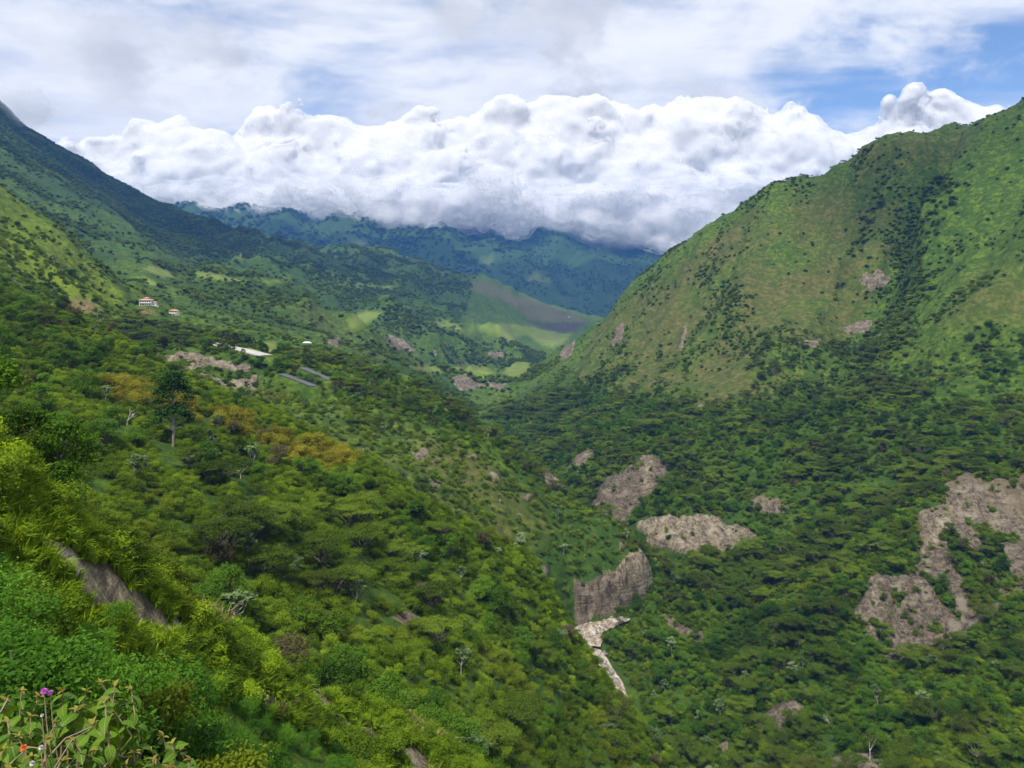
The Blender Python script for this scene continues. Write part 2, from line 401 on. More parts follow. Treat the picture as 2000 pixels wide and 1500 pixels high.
def gidx(x, y):
    d = y + C0
    iu = (x / d - U1[0]) / (U1[1]-U1[0]); iw = np.interp(np.log(np.maximum(d, 1e-3)), W1, np.arange(NW))
    return iu, iw
def sample(A, x, y):
    iu, iw = gidx(np.asarray(x, float), np.asarray(y, float))
    a = np.clip(iw.astype(int), 0, NW-2); b = np.clip(iu.astype(int), 0, NU-2)
    fa = np.clip(iw-a, 0, 1); fb = np.clip(iu-b, 0, 1)
    return (A[a, b]*(1-fb)+A[a, b+1]*fb)*(1-fa) + (A[a+1, b]*(1-fb)+A[a+1, b+1]*fb)*fa
def ground(x, y): return sample(GZ, x, y)
def hit(px, py, y0=6.0, y1=7000.0):
    """where a line of sight on this bearing first meets the land"""
    Y = np.exp(np.linspace(math.log(y0+C0), math.log(y1+C0), 6000)) - C0
    x = (px-1000)/1500*Y; z = (HOR-py)/1500*Y
    g = ground(x, Y); k = np.argmax(g >= z)
    if not (g[k] >= z[k]): return None
    return Vector((x[k], Y[k], g[k]))
PXV = 1000 + 1500 * GX / np.maximum(GY, 1); PYV = HOR - 1500 * GZ / np.maximum(GY, 1)
def mesh_from(name, verts, faces, mat=None, smooth_=True):
    me = bpy.data.meshes.new(name)
    verts = np.asarray(verts, np.float32); faces = np.asarray(faces, np.int32); k = faces.shape[1]
    me.vertices.add(len(verts)); me.vertices.foreach_set('co', verts.ravel())
    me.loops.add(faces.size); me.loops.foreach_set('vertex_index', faces.ravel())
    me.polygons.add(len(faces)); me.polygons.foreach_set('loop_start', np.arange(0, faces.size, k, dtype=np.int32))
    me.polygons.foreach_set('use_smooth', np.full(len(faces), smooth_))
    me.update(calc_edges=True); me.validate()
    if mat: me.materials.append(mat)
    return me
def link(name, me, parent=None, **props):
    o = bpy.data.objects.new(name, me); COL.objects.link(o)
    if parent is not None: o.parent = parent
    for k, v in props.items():
        if v is not None: o[k] = v
    return o
ii = np.arange(NU*NW).reshape(NW, NU)
TF = np.stack([ii[:-1, :-1].ravel(), ii[:-1, 1:].ravel(), ii[1:, 1:].ravel(), ii[1:, :-1].ravel()], 1)
# ------------------------------------------------------------------ ground cover zones (polygons on bearings, bounded by distance)
def in_poly(px, py, poly):
    p = np.asarray(poly, float); c = np.zeros(px.shape, bool)
    x0, y0 = p[:, 0], p[:, 1]; x1, y1 = np.roll(x0, -1), np.roll(y0, -1)
    for a, b, e, f in zip(x0, y0, x1, y1):
        if b == f: continue
        m = ((b > py) != (f > py)) & (px < (e-a)*(py-b)/(f-b)+a); c ^= m
    return c
JX = 5*noise(GX/(.012*D), GY/(.012*D)) + 3*noise(GX/(.004*D)+7, GY/(.004*D)); JY = 4*noise(GX/(.012*D)+31, GY/(.012*D)+3) + 2.5*noise(GX/(.004*D), GY/(.004*D)+9)
PXJ, PYJ = PXV + JX, PYV + JY
def zone(polys, y0, y1, jitter=True):
    a, b = (PXJ, PYJ) if jitter else (PXV, PYV)
    out = np.zeros(GZ.shape, bool); rng = (GY > y0) & (GY < y1)
    for p in polys: out |= in_poly(a, b, p) & rng
    return out.astype(np.float32)
ROCK = zone([[(60,1060),(110,1050),(165,1095),(220,1105),(265,1160),(340,1210),(375,1238),(330,1246),(255,1222),(195,1196),(155,1178),(140,1120),(90,1095)],
             [(488,1365),(520,1342),(545,1375),(512,1402)],[(598,1322),(640,1322),(632,1350),(655,1400),(722,1420),(765,1452),(735,1446),(655,1415),(605,1372)],
             [(768,1440),(822,1468),(850,1505),(800,1505)],[(0,1010),(20,1030),(15,1060),(0,1060)]], 30, 100)
ROCK += zone([[(768,1205),(800,1192),(828,1212),(824,1232),(790,1222)]], 110, 240)
ROCK += zone([[(1060,922),(1085,908),(1107,938),(1120,985),(1105,962),(1065,948)],[(800,886),(830,875),(853,908),(820,897)],[(905,892),(938,884),(930,902)],
              [(960,920),(982,936),(960,942)],[(835,940),(872,950),(845,956)],[(1010,970),(1042,965),(1030,982)],[(1035,1112),(1070,1105),(1065,1130),(1040,1132)],
              [(1122,1142),(1162,1132),(1200,1112),(1228,1078),(1252,1072),(1280,1130),(1250,1160),(1200,1192),(1180,1212),(1122,1228)],[(1212,1050),(1222,1050),(1216,1075),(1208,1075)]], 335, 445)
ROCK += zone([[(1236,1022),(1300,1006),(1400,1010),(1462,1033),(1498,1050),(1440,1068),(1400,1086),(1320,1082),(1262,1062)],
              [(1155,990),(1183,935),(1235,908),(1262,888),(1297,893),(1308,930),(1265,970),(1228,1024),(1178,1020)],
              [(1108,914),(1125,886),(1168,878),(1160,893),(1130,910)],[(1452,986),(1480,968),(1512,978),(1548,990),(1520,1012),(1495,1000)]], 405, 640)
ROCK += zone([[(1668,1198),(1703,1122),(1770,1128),(1800,1080),(1788,1000),(1850,985),(1843,948),(1888,922),(1932,943),(2012,925),(2300,900),(2300,1100),(2012,1150),(1962,1182),(1893,1243),(1830,1255),(1760,1292),(1715,1275)],
              [(1275,1195),(1340,1220),(1392,1250),(1370,1262),(1310,1232)]], 250, 415)
_strip = zone([[(1842,1042),(1868,1042),(1968,1176),(1900,1190),(1872,1120)],[(1800,1120),(1850,1150),(1880,1215),(1840,1180)],[(1905,1080),(1945,1060),(1990,1140),(1965,1160)],[(1880,1020),(1960,1040),(2000,1060),(1940,1065)],[(1740,1150),(1765,1165),(1760,1190),(1742,1180)],[(1815,1170),(1835,1240),(1822,1240)],[(1695,1180),(1740,1270),(1725,1275)]], 250, 415)
ROCK = np.clip(ROCK - _strip, 0, 1)
ROCK += zone([[(1488,1392),(1540,1368),(1592,1388),(1562,1402),(1520,1432),(1500,1412)],[(1600,1482),(1700,1470),(1745,1505),(1640,1510)],[(1400,1452),(1425,1450),(1422,1470),(1405,1472)]], 200, 300)
ROCK += zone([[(1672,542),(1718,532),(1748,545),(1720,562),(1690,556)],[(1642,642),(1680,628),(1708,624),(1702,642),(1660,658)],[(1568,665),(1602,664),(1592,682)],[(1690,560),(1705,556),(1712,572)],
              [(1105,655),(1130,650),(1118,690),(1095,700)],[(1200,640),(1222,625),(1215,665),(1196,680)],[(1330,640),(1345,625),(1335,680),(1325,690)],[(1250,812),(1265,810),(1262,824),(1250,824)],[(1555,700),(1570,690),(1565,712)],[(1360,790),(1372,790),(1370,806),(1360,806)]], 500, 1600)
_tc = zone([[(268,668),(350,684),(430,702),(500,722),(505,775),(420,765),(330,730),(275,704)]], 395, 450)
ROCK += _tc * (noise(GX/14, GY/14) > -.12)
ROCK += zone([[(878,735),(912,733),(932,758),(905,768),(883,752)],[(915,745),(962,750),(958,756),(918,752)],[(958,745),(995,750),(980,762),(960,756)],[(755,650),(800,670),(812,687),(768,682)],[(955,685),(985,690),(980,700),(952,698)],[(845,680),(855,680),(852,694),(846,692)],[(640,665),(665,660),(660,676),(642,676)],[(748,750),(785,748),(785,758),(752,758)]], 500, 2000)
BARE = zone([[(1200,1112),(1226,1078),(1252,1074),(1274,1126),(1215,1120)]], 335, 445)*.0 + zone([[(115,597),(155,588),(205,602),(170,612)],[(268,606),(312,608),(306,613),(272,612)]], 400, 640) + .55*ROCK*(GY < 110)
FIELD = zone([[(887,717),(915,709),(942,714),(968,729),(952,740),(925,734),(897,725)],[(985,715),(1013,707),(1038,717),(1022,730),(999,741),(984,732)],
              [(915,641),(950,633),(1006,633),(1065,644),(1115,655),(1083,682),(1055,671),(1030,652),(1003,661),(988,671),(971,652),(946,648)],
              [(838,626),(873,626),(901,640),(932,650),(915,653),(873,639)],[(678,624),(715,605),(749,612),(733,624),(701,642),(678,642)],[(652,553),(775,558),(792,563),(740,563),(663,558)],[(800,716),(850,716),(870,728),(810,724)]], 800, 2600)
FIELD += zone([[(1020,543),(1055,530),(1060,542),(1080,548),(1044,549)],[(664,459),(692,462),(736,487),(700,480)],[(928,517),(967,498),(957,514)],[(770,515),(810,518),(800,523)]], 2600, 5500)
FIELD += zone([[(274,521),(306,524),(350,539),(325,543),(297,532)],[(255,542),(289,542),(318,556),(290,555)],[(376,531),(408,533),(458,545),(480,551),(448,550),(392,542)],[(463,491),(476,492),(473,512),(465,511)],[(500,545),(560,548),(560,552),(505,549)]], 650, 2700)
FIELD += zone([[(505,668),(535,668),(545,695),(520,690)],[(455,676),(520,686),(525,691),(460,683)]], 440, 700)
PLOUGH = zone([[(915,549),(950,549),(1002,574),(1090,602),(1134,620),(1141,632),(1034,626),(1020,611),(971,583),(925,565)],[(795,718),(830,714),(835,724),(812,727)]], 900, 3000)
DARKP = zone([[(1030,630),(1141,632),(1120,650),(1072,646)]], 1900, 3000)
_n60 = fbm(GX/70, GY/70, 4)
DRY = zone([[(1480,400),(1640,370),(1760,420),(1720,560),(1640,700),(1560,770),(1300,790),(1120,740),(1160,640),(1260,560),(1380,480)],[(1650,290),(1900,250),(1880,300),(1700,350)],[(1900,520),(2300,420),(2300,600),(1900,640),(1820,640)]], 500, 1600)
def blur(A, n):
    for _ in range(n):
        A = (A + np.roll(A, 1, 0) + np.roll(A, -1, 0) + np.roll(A, 1, 1) + np.roll(A, -1, 1)) / 5
    return A
DRY = np.clip(blur(DRY, 14) * (0.75 + 0.8*_n60), 0, 1)
DRY += zone([[(300,708),(420,735),(520,755),(700,800),(900,870),(1030,950),(1090,1040),(1040,1088),(960,1048),(870,1000),(700,890),(500,795)]], 335, 425) * np.clip(.65+.7*_n60, 0, 1)
DRY += zone([[(600,590),(700,640),(760,650),(830,700),(700,700),(560,620)],[(760,600),(860,640),(820,640)]], 800, 2400) * .35
TONE = np.full(GZ.shape, .45, np.float32)          # 0 dark brown, .5 grey, 1 tan
for _z, _v in ((zone([[(1150,1000),(1183,925),(1262,878),(1320,893),(1318,940),(1228,1034),(1170,1030)]], 440, 560), .12), (zone([[(1230,1000),(1510,1000),(1510,1100),(1230,1100)]], 405, 470), .85),
               (zone([[(1100,1100),(1300,1060),(1300,1240),(1100,1240)]], 335, 445), .22), (zone([[(1195,1120),(1225,1065),(1255,1065),(1290,1132)]], 335, 445), 1.), (zone([[(1640,1060),(2300,1040),(2300,1300),(1640,1300)]], 250, 415), .22),
               (zone([[(1780,900),(2300,900),(2300,1060),(1780,1060)]], 250, 430), .5)):
    TONE = np.where(_z > 0, _v, TONE)
for _q in ([(1838,1028),(1852,1030),(1806,1092),(1797,1084)],[(1850,985),(1862,990),(1846,1036),(1835,1030)],[(1898,1044),(1932,1047),(1927,1055),(1900,1051)],[(1699,1135),(1709,1135),(1718,1192),(1709,1192)],[(1668,1193),(1679,1195),(1737,1270),(1727,1274)],[(1945,1050),(1958,1050),(1975,1110),(1965,1110)],[(1262,892),(1272,890),(1268,960),(1258,965)]):
    TONE = np.where(zone([_q], 250, 560) > 0, 1.25, TONE)
TONE = np.where(GY < 110, 1.0, TONE); TONE = np.where(_tc > 0, .8, TONE); TONE = blur(TONE, 1)
YELLOWGRASS = zone([[(-300,180),(0,364),(120,458),(250,580),(215,660),(80,600),(0,550),(-300,430)]], 330, 640, False)  # yellow-green grass on left hill one
YELLOWGRASS = np.clip(blur(YELLOWGRASS, 8)*(.8+.6*_n60), 0, 1)
ROCK = np.clip(ROCK, 0, 1)
# broken rock on steep mountain ground
_gz0 = np.gradient(GZ, axis=0) / np.maximum(np.gradient(GY, axis=0), 1e-3); _gz1 = np.gradient(GZ, axis=1) / np.maximum(np.gradient(GX, axis=1), 1e-3)
SLOPE = np.hypot(_gz0, _gz1)
# rock is carved: sharp relief on the scars
_rb = blur(ROCK, 2)
_q = np.where(PXV > 1560, .5*GX-.8*GY, GX); _sl = np.where(PXV > 1560, .8*GX+.5*GY, GY)
GZ = GZ + _rb*(GY > 240)*(GY < 640)*((ridged(_q/11+.4*noise(GX/9, GY/9), _sl/70)-.3)*2.2 + (ridged(_q/4.2, _sl/28)-.3)*.8)
_lam = np.maximum(.016*D, 2.0)
GZ = GZ + _rb * ((.5-np.abs(noise(GX/_lam*1.1+.3*noise(GX/_lam, GY/_lam), GY/_lam*.30))) * .22*_lam - .5*np.abs(noise(GX/_lam*2.6+5, GY/_lam*.9)) * .16*_lam)
PYV = HOR - 1500 * GZ / np.maximum(GY, 1)

def ground_material():
    m, t, out = material('hillside')
    P = t.n('ShaderNodeNewGeometry').outputs['Position']
    rock, field, dry, plough, darkp, bare, lush = [t.attr(k).outputs['Fac'] for k in ('rock', 'field', 'dry', 'plough', 'darkplough', 'bare', 'lush')]; tone, yellowgrass = t.attr('tone').outputs['Fac'], t.attr('yellowgrass').outputs['Fac']
    n_s = t.noise(P, 1/1.7, 3, .6); n_m = t.noise(P, 1/11, 4, .6); n_l = t.noise(P, 1/75, 4, .55); n_x = t.noise(P, 1/420, 3, .5)
    g = t.mix(t.rng(n_m, .38, .62), (.038, .080, .006), (.108, .165, .009))
    g = t.mix(t.rng(n_l, .4, .65, 0, .7), g, (.115, .155, .012))
    g = t.mix(t.rng(n_s, .3, .7, 0, .4), g, (.03, .075, .01))
    n_g = t.noise(P, 1/4.2, 4, .65)
    g = t.mix(t.rng(n_g, .42, .62, .8, 0), g, (.026, .060, .007))
    g = t.mix(t.m('MULTIPLY', yellowgrass, t.rng(n_g, .35, .6, .35, .9)), g, (.14, .19, .013))
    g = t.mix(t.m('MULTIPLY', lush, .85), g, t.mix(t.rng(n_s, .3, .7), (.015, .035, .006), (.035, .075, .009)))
    dr = t.mix(t.rng(n_m, .35, .65), (.070, .078, .016), (.125, .110, .034))
    dr = t.mix(t.rng(n_g, .42, .60, .7, 0), dr, (.046, .062, .012))
    dm = t.m('MULTIPLY', dry, t.rng(t.m('ADD', n_m, t.m('MULTIPLY', n_l, .6)), .55, .95, .35, 1.))
    g = t.mix(dm, g, dr)
    f = t.mix(t.rng(n_l, .4, .6), (.135, .19, .022), (.12, .145, .035))
    f = t.mix(t.rng(n_m, .3, .7, 0, .35), f, (.11, .16, .03))
    g = t.mix(field, g, f)
    g = t.mix(plough, g, t.mix(t.rng(n_m, .3, .7), (.105, .092, .046), (.070, .085, .034)))
    g = t.mix(darkp, g, (.052, .050, .038))
    b = t.mix(t.rng(n_s, .35, .65), (.12, .075, .042), (.24, .165, .10))
    g = t.mix(bare, g, b)
    # rock: stained faces, streaks that run down
    st = t.noise(t.v('MULTIPLY', P, (1, 1, .16)), 1/1.8, 6, .7, .8); bl = t.noise(P, 1/7, 5, .6)
    r = t.mix(t.rng(st, .36, .62), t.mix(tone, (.040, .032, .026), (.075, .062, .046)), t.mix(tone, (.138, .107, .075), (.285, .235, .155)))
    r = t.mix(t.rng(bl, .50, .66), r, t.mix(tone, (.175, .148, .112), (.345, .30, .215)))
    lay = t.noise(t.v('MULTIPLY', P, (.22, .22, 1.6)), 1/1.6, 4, .65, .4)
    r = t.mix(t.rng(lay, .56, .64, 0, .55), r, (.055, .045, .036)); r = t.mix(t.rng(lay, .42, .34, 0, .4), r, (.33, .28, .20))
    r = t.mix(t.rng(n_l, .5, .64, 0, .55), r, (.145, .112, .066))
    r = t.mix(t.rng(bl, .40, .30, 0, .6), r, (.07, .10, .02))
    g = t.mix(t.rng(t.m('ADD', rock, t.m('ADD', t.m('MULTIPLY', t.m('SUBTRACT', n_s, .5), .5), t.m('MULTIPLY', t.m('SUBTRACT', n_m, .5), .9))), .35, .6), g, r)
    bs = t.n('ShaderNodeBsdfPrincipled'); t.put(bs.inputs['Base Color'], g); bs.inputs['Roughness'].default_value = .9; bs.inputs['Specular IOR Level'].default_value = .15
    # relief of low growth
    can = t.vor(P, 1/4.5, 'F1'); can2 = t.vor(P, 1/12., 'F1')
    h = t.m('ADD', t.m('MULTIPLY', t.noise(P, 1/.9, 4, .65), .7), t.m('ADD', t.m('MULTIPLY', can, -1.0), t.m('MULTIPLY', can2, -2.0)))
    h = t.m('MULTIPLY', h, t.m('SUBTRACT', 1.0, t.m('MAXIMUM', rock, t.m('MAXIMUM', field, plough))))
    h = t.m('ADD', h, t.m('MULTIPLY', t.m('ADD', t.m('MULTIPLY', st, 2.6), t.m('MULTIPLY', lay, 1.6)), rock))
    bp = t.n('ShaderNodeBump'); bp.inputs['Strength'].default_value = .8; bp.inputs['Distance'].default_value = 1.0; t.put(bp.inputs['Height'], h)
    t.put(bs.inputs['Normal'], bp); t.put(out.inputs[0], bs)
    return m
# lush = ground under closed canopy
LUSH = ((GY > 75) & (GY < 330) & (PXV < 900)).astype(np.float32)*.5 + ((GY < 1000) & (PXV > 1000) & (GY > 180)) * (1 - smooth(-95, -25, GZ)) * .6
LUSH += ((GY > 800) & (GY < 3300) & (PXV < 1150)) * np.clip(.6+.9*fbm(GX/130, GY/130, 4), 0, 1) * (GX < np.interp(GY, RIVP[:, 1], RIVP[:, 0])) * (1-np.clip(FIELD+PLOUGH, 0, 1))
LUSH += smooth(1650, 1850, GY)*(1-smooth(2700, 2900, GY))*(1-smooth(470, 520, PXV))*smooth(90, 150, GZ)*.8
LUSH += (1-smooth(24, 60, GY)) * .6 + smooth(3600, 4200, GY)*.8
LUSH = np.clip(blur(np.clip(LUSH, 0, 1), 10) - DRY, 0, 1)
def build_terrain():
    me = mesh_from('terrain', np.stack([GX, GY, GZ], -1).reshape(-1, 3), TF, ground_material())
    for k, A in (('rock', blur(ROCK, 1)), ('field', blur(np.clip(FIELD, 0, 1), 1)), ('dry', np.clip(DRY, 0, 1)), ('plough', blur(PLOUGH, 1)), ('darkplough', DARKP), ('bare', blur(BARE, 1)), ('lush', LUSH), ('tone', TONE), ('yellowgrass', YELLOWGRASS)):
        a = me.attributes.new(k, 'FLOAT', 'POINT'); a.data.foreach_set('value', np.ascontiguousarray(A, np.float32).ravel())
    link('terrain', me, kind='structure')
build_terrain()
print('terrain', round(time.time()-T0, 1))
# ------------------------------------------------------------------ plant kit
LEAF_GAIN = (.72, 1.08, 1.36)     # dark, middle and light leaves
def foliage_mat(name, cols, trans=.35, tint=None, patch=60., flower=None):
    """cols: dark, mid, light leaf colours; varies plant to plant, in patches over the hillside and leaf to leaf"""
    m, t, out = material(name); cols = [tuple(v*g for v in c) for c, g in zip(cols, LEAF_GAIN)]
    P = t.n('ShaderNodeNewGeometry').outputs['Position']; rnd = t.n('ShaderNodeObjectInfo').outputs['Random']
    pn = t.noise(P, 1/patch, 3, .5); ln = t.noise(P, 1/.5, 2, .5)
    k = t.m('ADD', t.m('MULTIPLY', rnd, .75), t.m('ADD', t.m('MULTIPLY', t.m('SUBTRACT', pn, .5), 1.5), .12))
    c = t.mix(t.rng(k, .0, .55, 0, 1, 'LINEAR'), cols[0], cols[1]); c = t.mix(t.rng(k, .5, 1.0, 0, 1, 'LINEAR'), c, cols[2])
    c = t.mix(t.rng(ln, .45, .7, .0, .45), c, cols[2])
    if tint: c = t.mix(t.rng(t.noise(P, 1/23, 2, .5, w=2.0), .56, .66, 0, tint[0]), c, tint[1])
    if flower: c = t.mix(t.rng(t.noise(P, 1/.35, 2, .5, w=5.0), .60, .64, 0, 1.), c, flower)
    df = t.n('ShaderNodeBsdfPrincipled'); t.put(df.inputs['Base Color'], c); df.inputs['Roughness'].default_value = .6; df.inputs['Specular IOR Level'].default_value = .06
    tl = t.n('ShaderNodeBsdfTranslucent'); t.put(tl.inputs[0], t.mix(1.0, c, (1.25, 1.15, .55), 'MULTIPLY'))
    mx = t.n('ShaderNodeMixShader'); mx.inputs[0].default_value = trans; t.put(mx.inputs[1], df); t.put(mx.inputs[2], tl); t.put(out.inputs[0], mx)
    return m
def plain_mat(name, a, b, scale=1.0, rough=.85, stretch=(1, 1, 1), bump=0.0):
    m, t, out = material(name)
    tc = t.n('ShaderNodeTexCoord').outputs['Object']
    n = t.noise(t.v('MULTIPLY', tc, stretch), scale, 5, .6)
    bs = t.n('ShaderNodeBsdfPrincipled'); t.put(bs.inputs['Base Color'], t.mix(t.rng(n, .3, .7), a, b)); bs.inputs['Roughness'].default_value = rough
    if bump:
        bp = t.n('ShaderNodeBump'); bp.inputs['Strength'].default_value = bump; t.put(bp.inputs['Height'], n); t.put(bs.inputs['Normal'], bp)
    t.put(out.inputs[0], bs); return m
M = {}
M['bark'] = plain_mat('bark', (.055, .045, .035), (.12, .10, .08), 3, .9, (1, 1, .3), .4)
M['pale_bark'] = plain_mat('pale_bark', (.38, .34, .29), (.58, .54, .48), 3, .8, (1, 1, .3), .3)
M['umbrella'] = foliage_mat('umbrella_foliage', ((.034, .062, .006), (.062, .105, .008), (.110, .165, .012)), .32, (.5, (.10, .105, .018)))
M['round'] = foliage_mat('round_foliage', ((.026, .066, .006), (.052, .120, .008), (.100, .190, .013)), .36, (.4, (.12, .15, .012)))
M['shrub'] = foliage_mat('shrub_foliage', ((.042, .086, .006), (.085, .150, .008), (.160, .230, .012)), .38, (.5, (.15, .165, .012)), 35.)
M['bright'] = foliage_mat('bright_foliage', ((.070, .145, .006), (.125, .215, .008), (.225, .315, .013)), .40, (.5, (.21, .27, .013)), 20.)
M['lushleaf'] = foliage_mat('lush_foliage', ((.016, .056, .006), (.042, .118, .010), (.090, .195, .014)), .35, None, 9.)
M['pale'] = foliage_mat('pale_foliage', ((.06, .115, .035), (.105, .165, .058), (.19, .25, .11)), .35)
M['orange'] = foliage_mat('ochre_foliage', ((.100, .115, .009), (.165, .165, .011), (.24, .22, .017)), .35)
M['brown'] = foliage_mat('brown_foliage', ((.055, .058, .02), (.085, .078, .03), (.12, .10, .05)), .3)
M['scrub'] = foliage_mat('scrub_foliage', ((.046, .086, .008), (.080, .130, .009), (.125, .175, .012)), .36, (.5, (.11, .13, .014)), 140.)
M['herb'] = foliage_mat('herb_blades', ((.070, .145, .007), (.125, .215, .009), (.21, .29, .016)), .42, (.45, (.24, .22, .03)), 14.)
M['straw'] = foliage_mat('straw_blades', ((.13, .12, .04), (.20, .18, .07), (.30, .28, .13)), .35)

def orient(n, nrm_bias, rng, up=0.6):
    """random leaf frames whose normals lean to nrm_bias and upwards"""
    v = rng.normal(size=(n, 3)); v /= np.linalg.norm(v, axis=1, keepdims=True)
    nr = v*.75 + nrm_bias*.55 + np.array([0, 0, up]); nr /= np.linalg.norm(nr, axis=1, keepdims=True)
    a = np.cross(nr, rng.normal(size=(n, 3))); a /= np.linalg.norm(a, axis=1, keepdims=True) + 1e-9
    return a, np.cross(nr, a), nr
def leaf_quads(c, nb, size, rng, up=.6, aspect=.55):
    n = len(c); a, b, nr = orient(n, nb, rng, up)
    L = (size * rng.uniform(.6, 1.4, n))[:, None]
    v = np.stack([c - a*L*.5, c + b*L*.5*aspect - nr*L*.06, c + a*L*.5 - nr*L*.10, c - b*L*.5*aspect - nr*L*.06], 1).reshape(-1, 3)
    f = np.arange(4*n).reshape(n, 4); return v, f
def lobes_leaves(lobes, n, size, rng, up=.6, aspect=.55, shell=.55):
    """lobes: (cx,cy,cz,rx,rz); leaves fill the outer shell of each"""
    lb = np.asarray(lobes, float); area = lb[:, 3]**2; w = area/area.sum()
    k = rng.choice(len(lb), n, p=w)
    d = rng.normal(size=(n, 3)); d /= np.linalg.norm(d, axis=1, keepdims=True); d[:, 2] = np.where(d[:, 2] < -.35, -d[:, 2], d[:, 2])
    r = rng.uniform(shell, 1.05, n)[:, None]
    # sub-clumps give an uneven outline
    bump = (1 + .22*np.sin(d[:, 0:1]*7 + k[:, None]) * np.sin(d[:, 1:2]*6 + 2*k[:, None]) + .12*np.sin(d[:, 2:3]*11 + k[:, None]))
    c = lb[k, :3] + d * r * bump * np.stack([lb[k, 3], lb[k, 3], lb[k, 4]], 1)
    return leaf_quads(c, d, size, rng, up, aspect)
def tube(path, radii, sides=6):
    path = np.asarray(path, float); n = len(path); v = []; 
    for i in range(n):
        t = path[min(i+1, n-1)] - path[max(i-1, 0)]; t /= np.linalg.norm(t) + 1e-9
        a = np.cross(t, (0.3, .9, .2)); a /= np.linalg.norm(a) + 1e-9; b = np.cross(t, a)
        for k in range(sides):
            an = 2*math.pi*k/sides; v.append(path[i] + radii[i]*(a*math.cos(an) + b*math.sin(an)))
    f = []
    for i in range(n-1):
        for k in range(sides):
            f.append((i*sides+k, i*sides+(k+1) % sides, (i+1)*sides+(k+1) % sides, (i+1)*sides+k))
    return np.array(v), np.array(f)
def join(parts):
    V, Fc, o = [], [], 0
    for v, f in parts:
        V.append(v); Fc.append(f+o); o += len(v)
    return np.concatenate(V), np.concatenate(Fc)
def limbs(base, fork, targets, r0, rng, sides=5):
    parts = [tube([base, (base+fork)/2 + rng.normal(size=3)*.08, fork], [r0, r0*.85, r0*.7], sides)]
    for t in targets:
        mid = fork*.5 + t*.5 + rng.normal(size=3)*.12*np.linalg.norm(t-fork); mid[2] -= .08*np.linalg.norm(t-fork)
        parts.append(tube([fork, mid, t], [r0*.6, r0*.4, r0*.12], sides))
    return join(parts)
def proto_umbrella(seed):
    r = np.random.default_rng(seed); H = r.uniform(5.5, 7.5); W = r.uniform(4.5, 6.0); lob = []
    for k in range(r.integers(11, 16)):
        a = r.uniform(0, 6.28); q = W*math.sqrt(r.uniform(0, 1))*.85
        lob.append((q*math.cos(a), q*math.sin(a), H - .35*(q/W)**2*H*.6 + r.uniform(-.5, .35), r.uniform(1.3, 2.3), r.uniform(.45, .75)))
    cr = lobes_leaves(lob, 4800, .30, r, .9, .5, .35)
    tr = limbs(np.array([0, 0, -.8]), np.array([r.uniform(-.4, .4), r.uniform(-.4, .4), H*.38]), [np.array(l[:3]) - (0, 0, .1) for l in lob], .20, r)
    return cr, tr
def proto_round(seed):
    r = np.random.default_rng(seed); H = r.uniform(5.0, 6.5); lob = []
    for k in range(r.integers(10, 15)):
        a = r.uniform(0, 6.28); h = r.uniform(.25, 1.); q = 2.6*math.sqrt(max(.05, 1-(h-.45)**2*2.2))*r.uniform(.4, 1)
        s = r.uniform(.9, 1.5); lob.append((q*math.cos(a), q*math.sin(a), H*h*.85 + .4, s, s*.85))
    cr = lobes_leaves(lob, 4600, .27, r, .55, .55, .5)
    tr = limbs(np.array([0, 0, -.8]), np.array([0, 0, H*.32]), [np.array(l[:3]) for l in lob[:9]], .17, r)
    return cr, tr
def proto_shrub(seed, leaf=.13, n=2600):
    r = np.random.default_rng(seed); lob = []
    for k in range(r.integers(6, 10)):
        a = r.uniform(0, 6.28); q = r.uniform(0, 1.1); s = r.uniform(.45, .85)
        lob.append((q*math.cos(a), q*math.sin(a), r.uniform(.25, 1.35) - q*.2, s, s*.8))
    cr = lobes_leaves(lob, n, leaf, r, .6, .5, .45)
    tr = join([tube([(0, 0, -.4), (l[0]*.4, l[1]*.4, l[2]*.5), l[:3]], [.05, .035, .012], 4) for l in lob])
    return cr, tr
def proto_pale(seed):
    r = np.random.default_rng(seed); H = r.uniform(4.5, 6.5); lob = []
    for k in range(9):
        a = r.uniform(0, 6.28); q = r.uniform(.3, 1.9)
        lob.append((q*math.cos(a), q*math.sin(a), H*r.uniform(.55, 1.0), r.uniform(.6, 1.0), r.uniform(.4, .6)))
    cr = lobes_leaves(lob, 700, .62, r, .9, .6, .3)
    tr = limbs(np.array([0, 0, -.8]), np.array([0, 0, H*.35]), [np.array(l[:3]) for l in lob], .11, r)
    return cr, tr
def proto_far(seed, flat):
    r = np.random.default_rng(seed); lob = []
    for k in range(7):
        a = r.uniform(0, 6.28); q = r.uniform(0, 2.6); s = r.uniform(1.0, 1.9)
        lob.append((q*math.cos(a), q*math.sin(a), (2.6 if flat else 1.6) + r.uniform(-.7, .9), s*1.2, s*(.5 if flat else .9)))
    cr = lobes_leaves(lob, 420, .95, r, .7, .65, .5)
    tr = tube([(0, 0, -1), (0, 0, 2.2)], [.16, .1], 4)
    return cr, tr
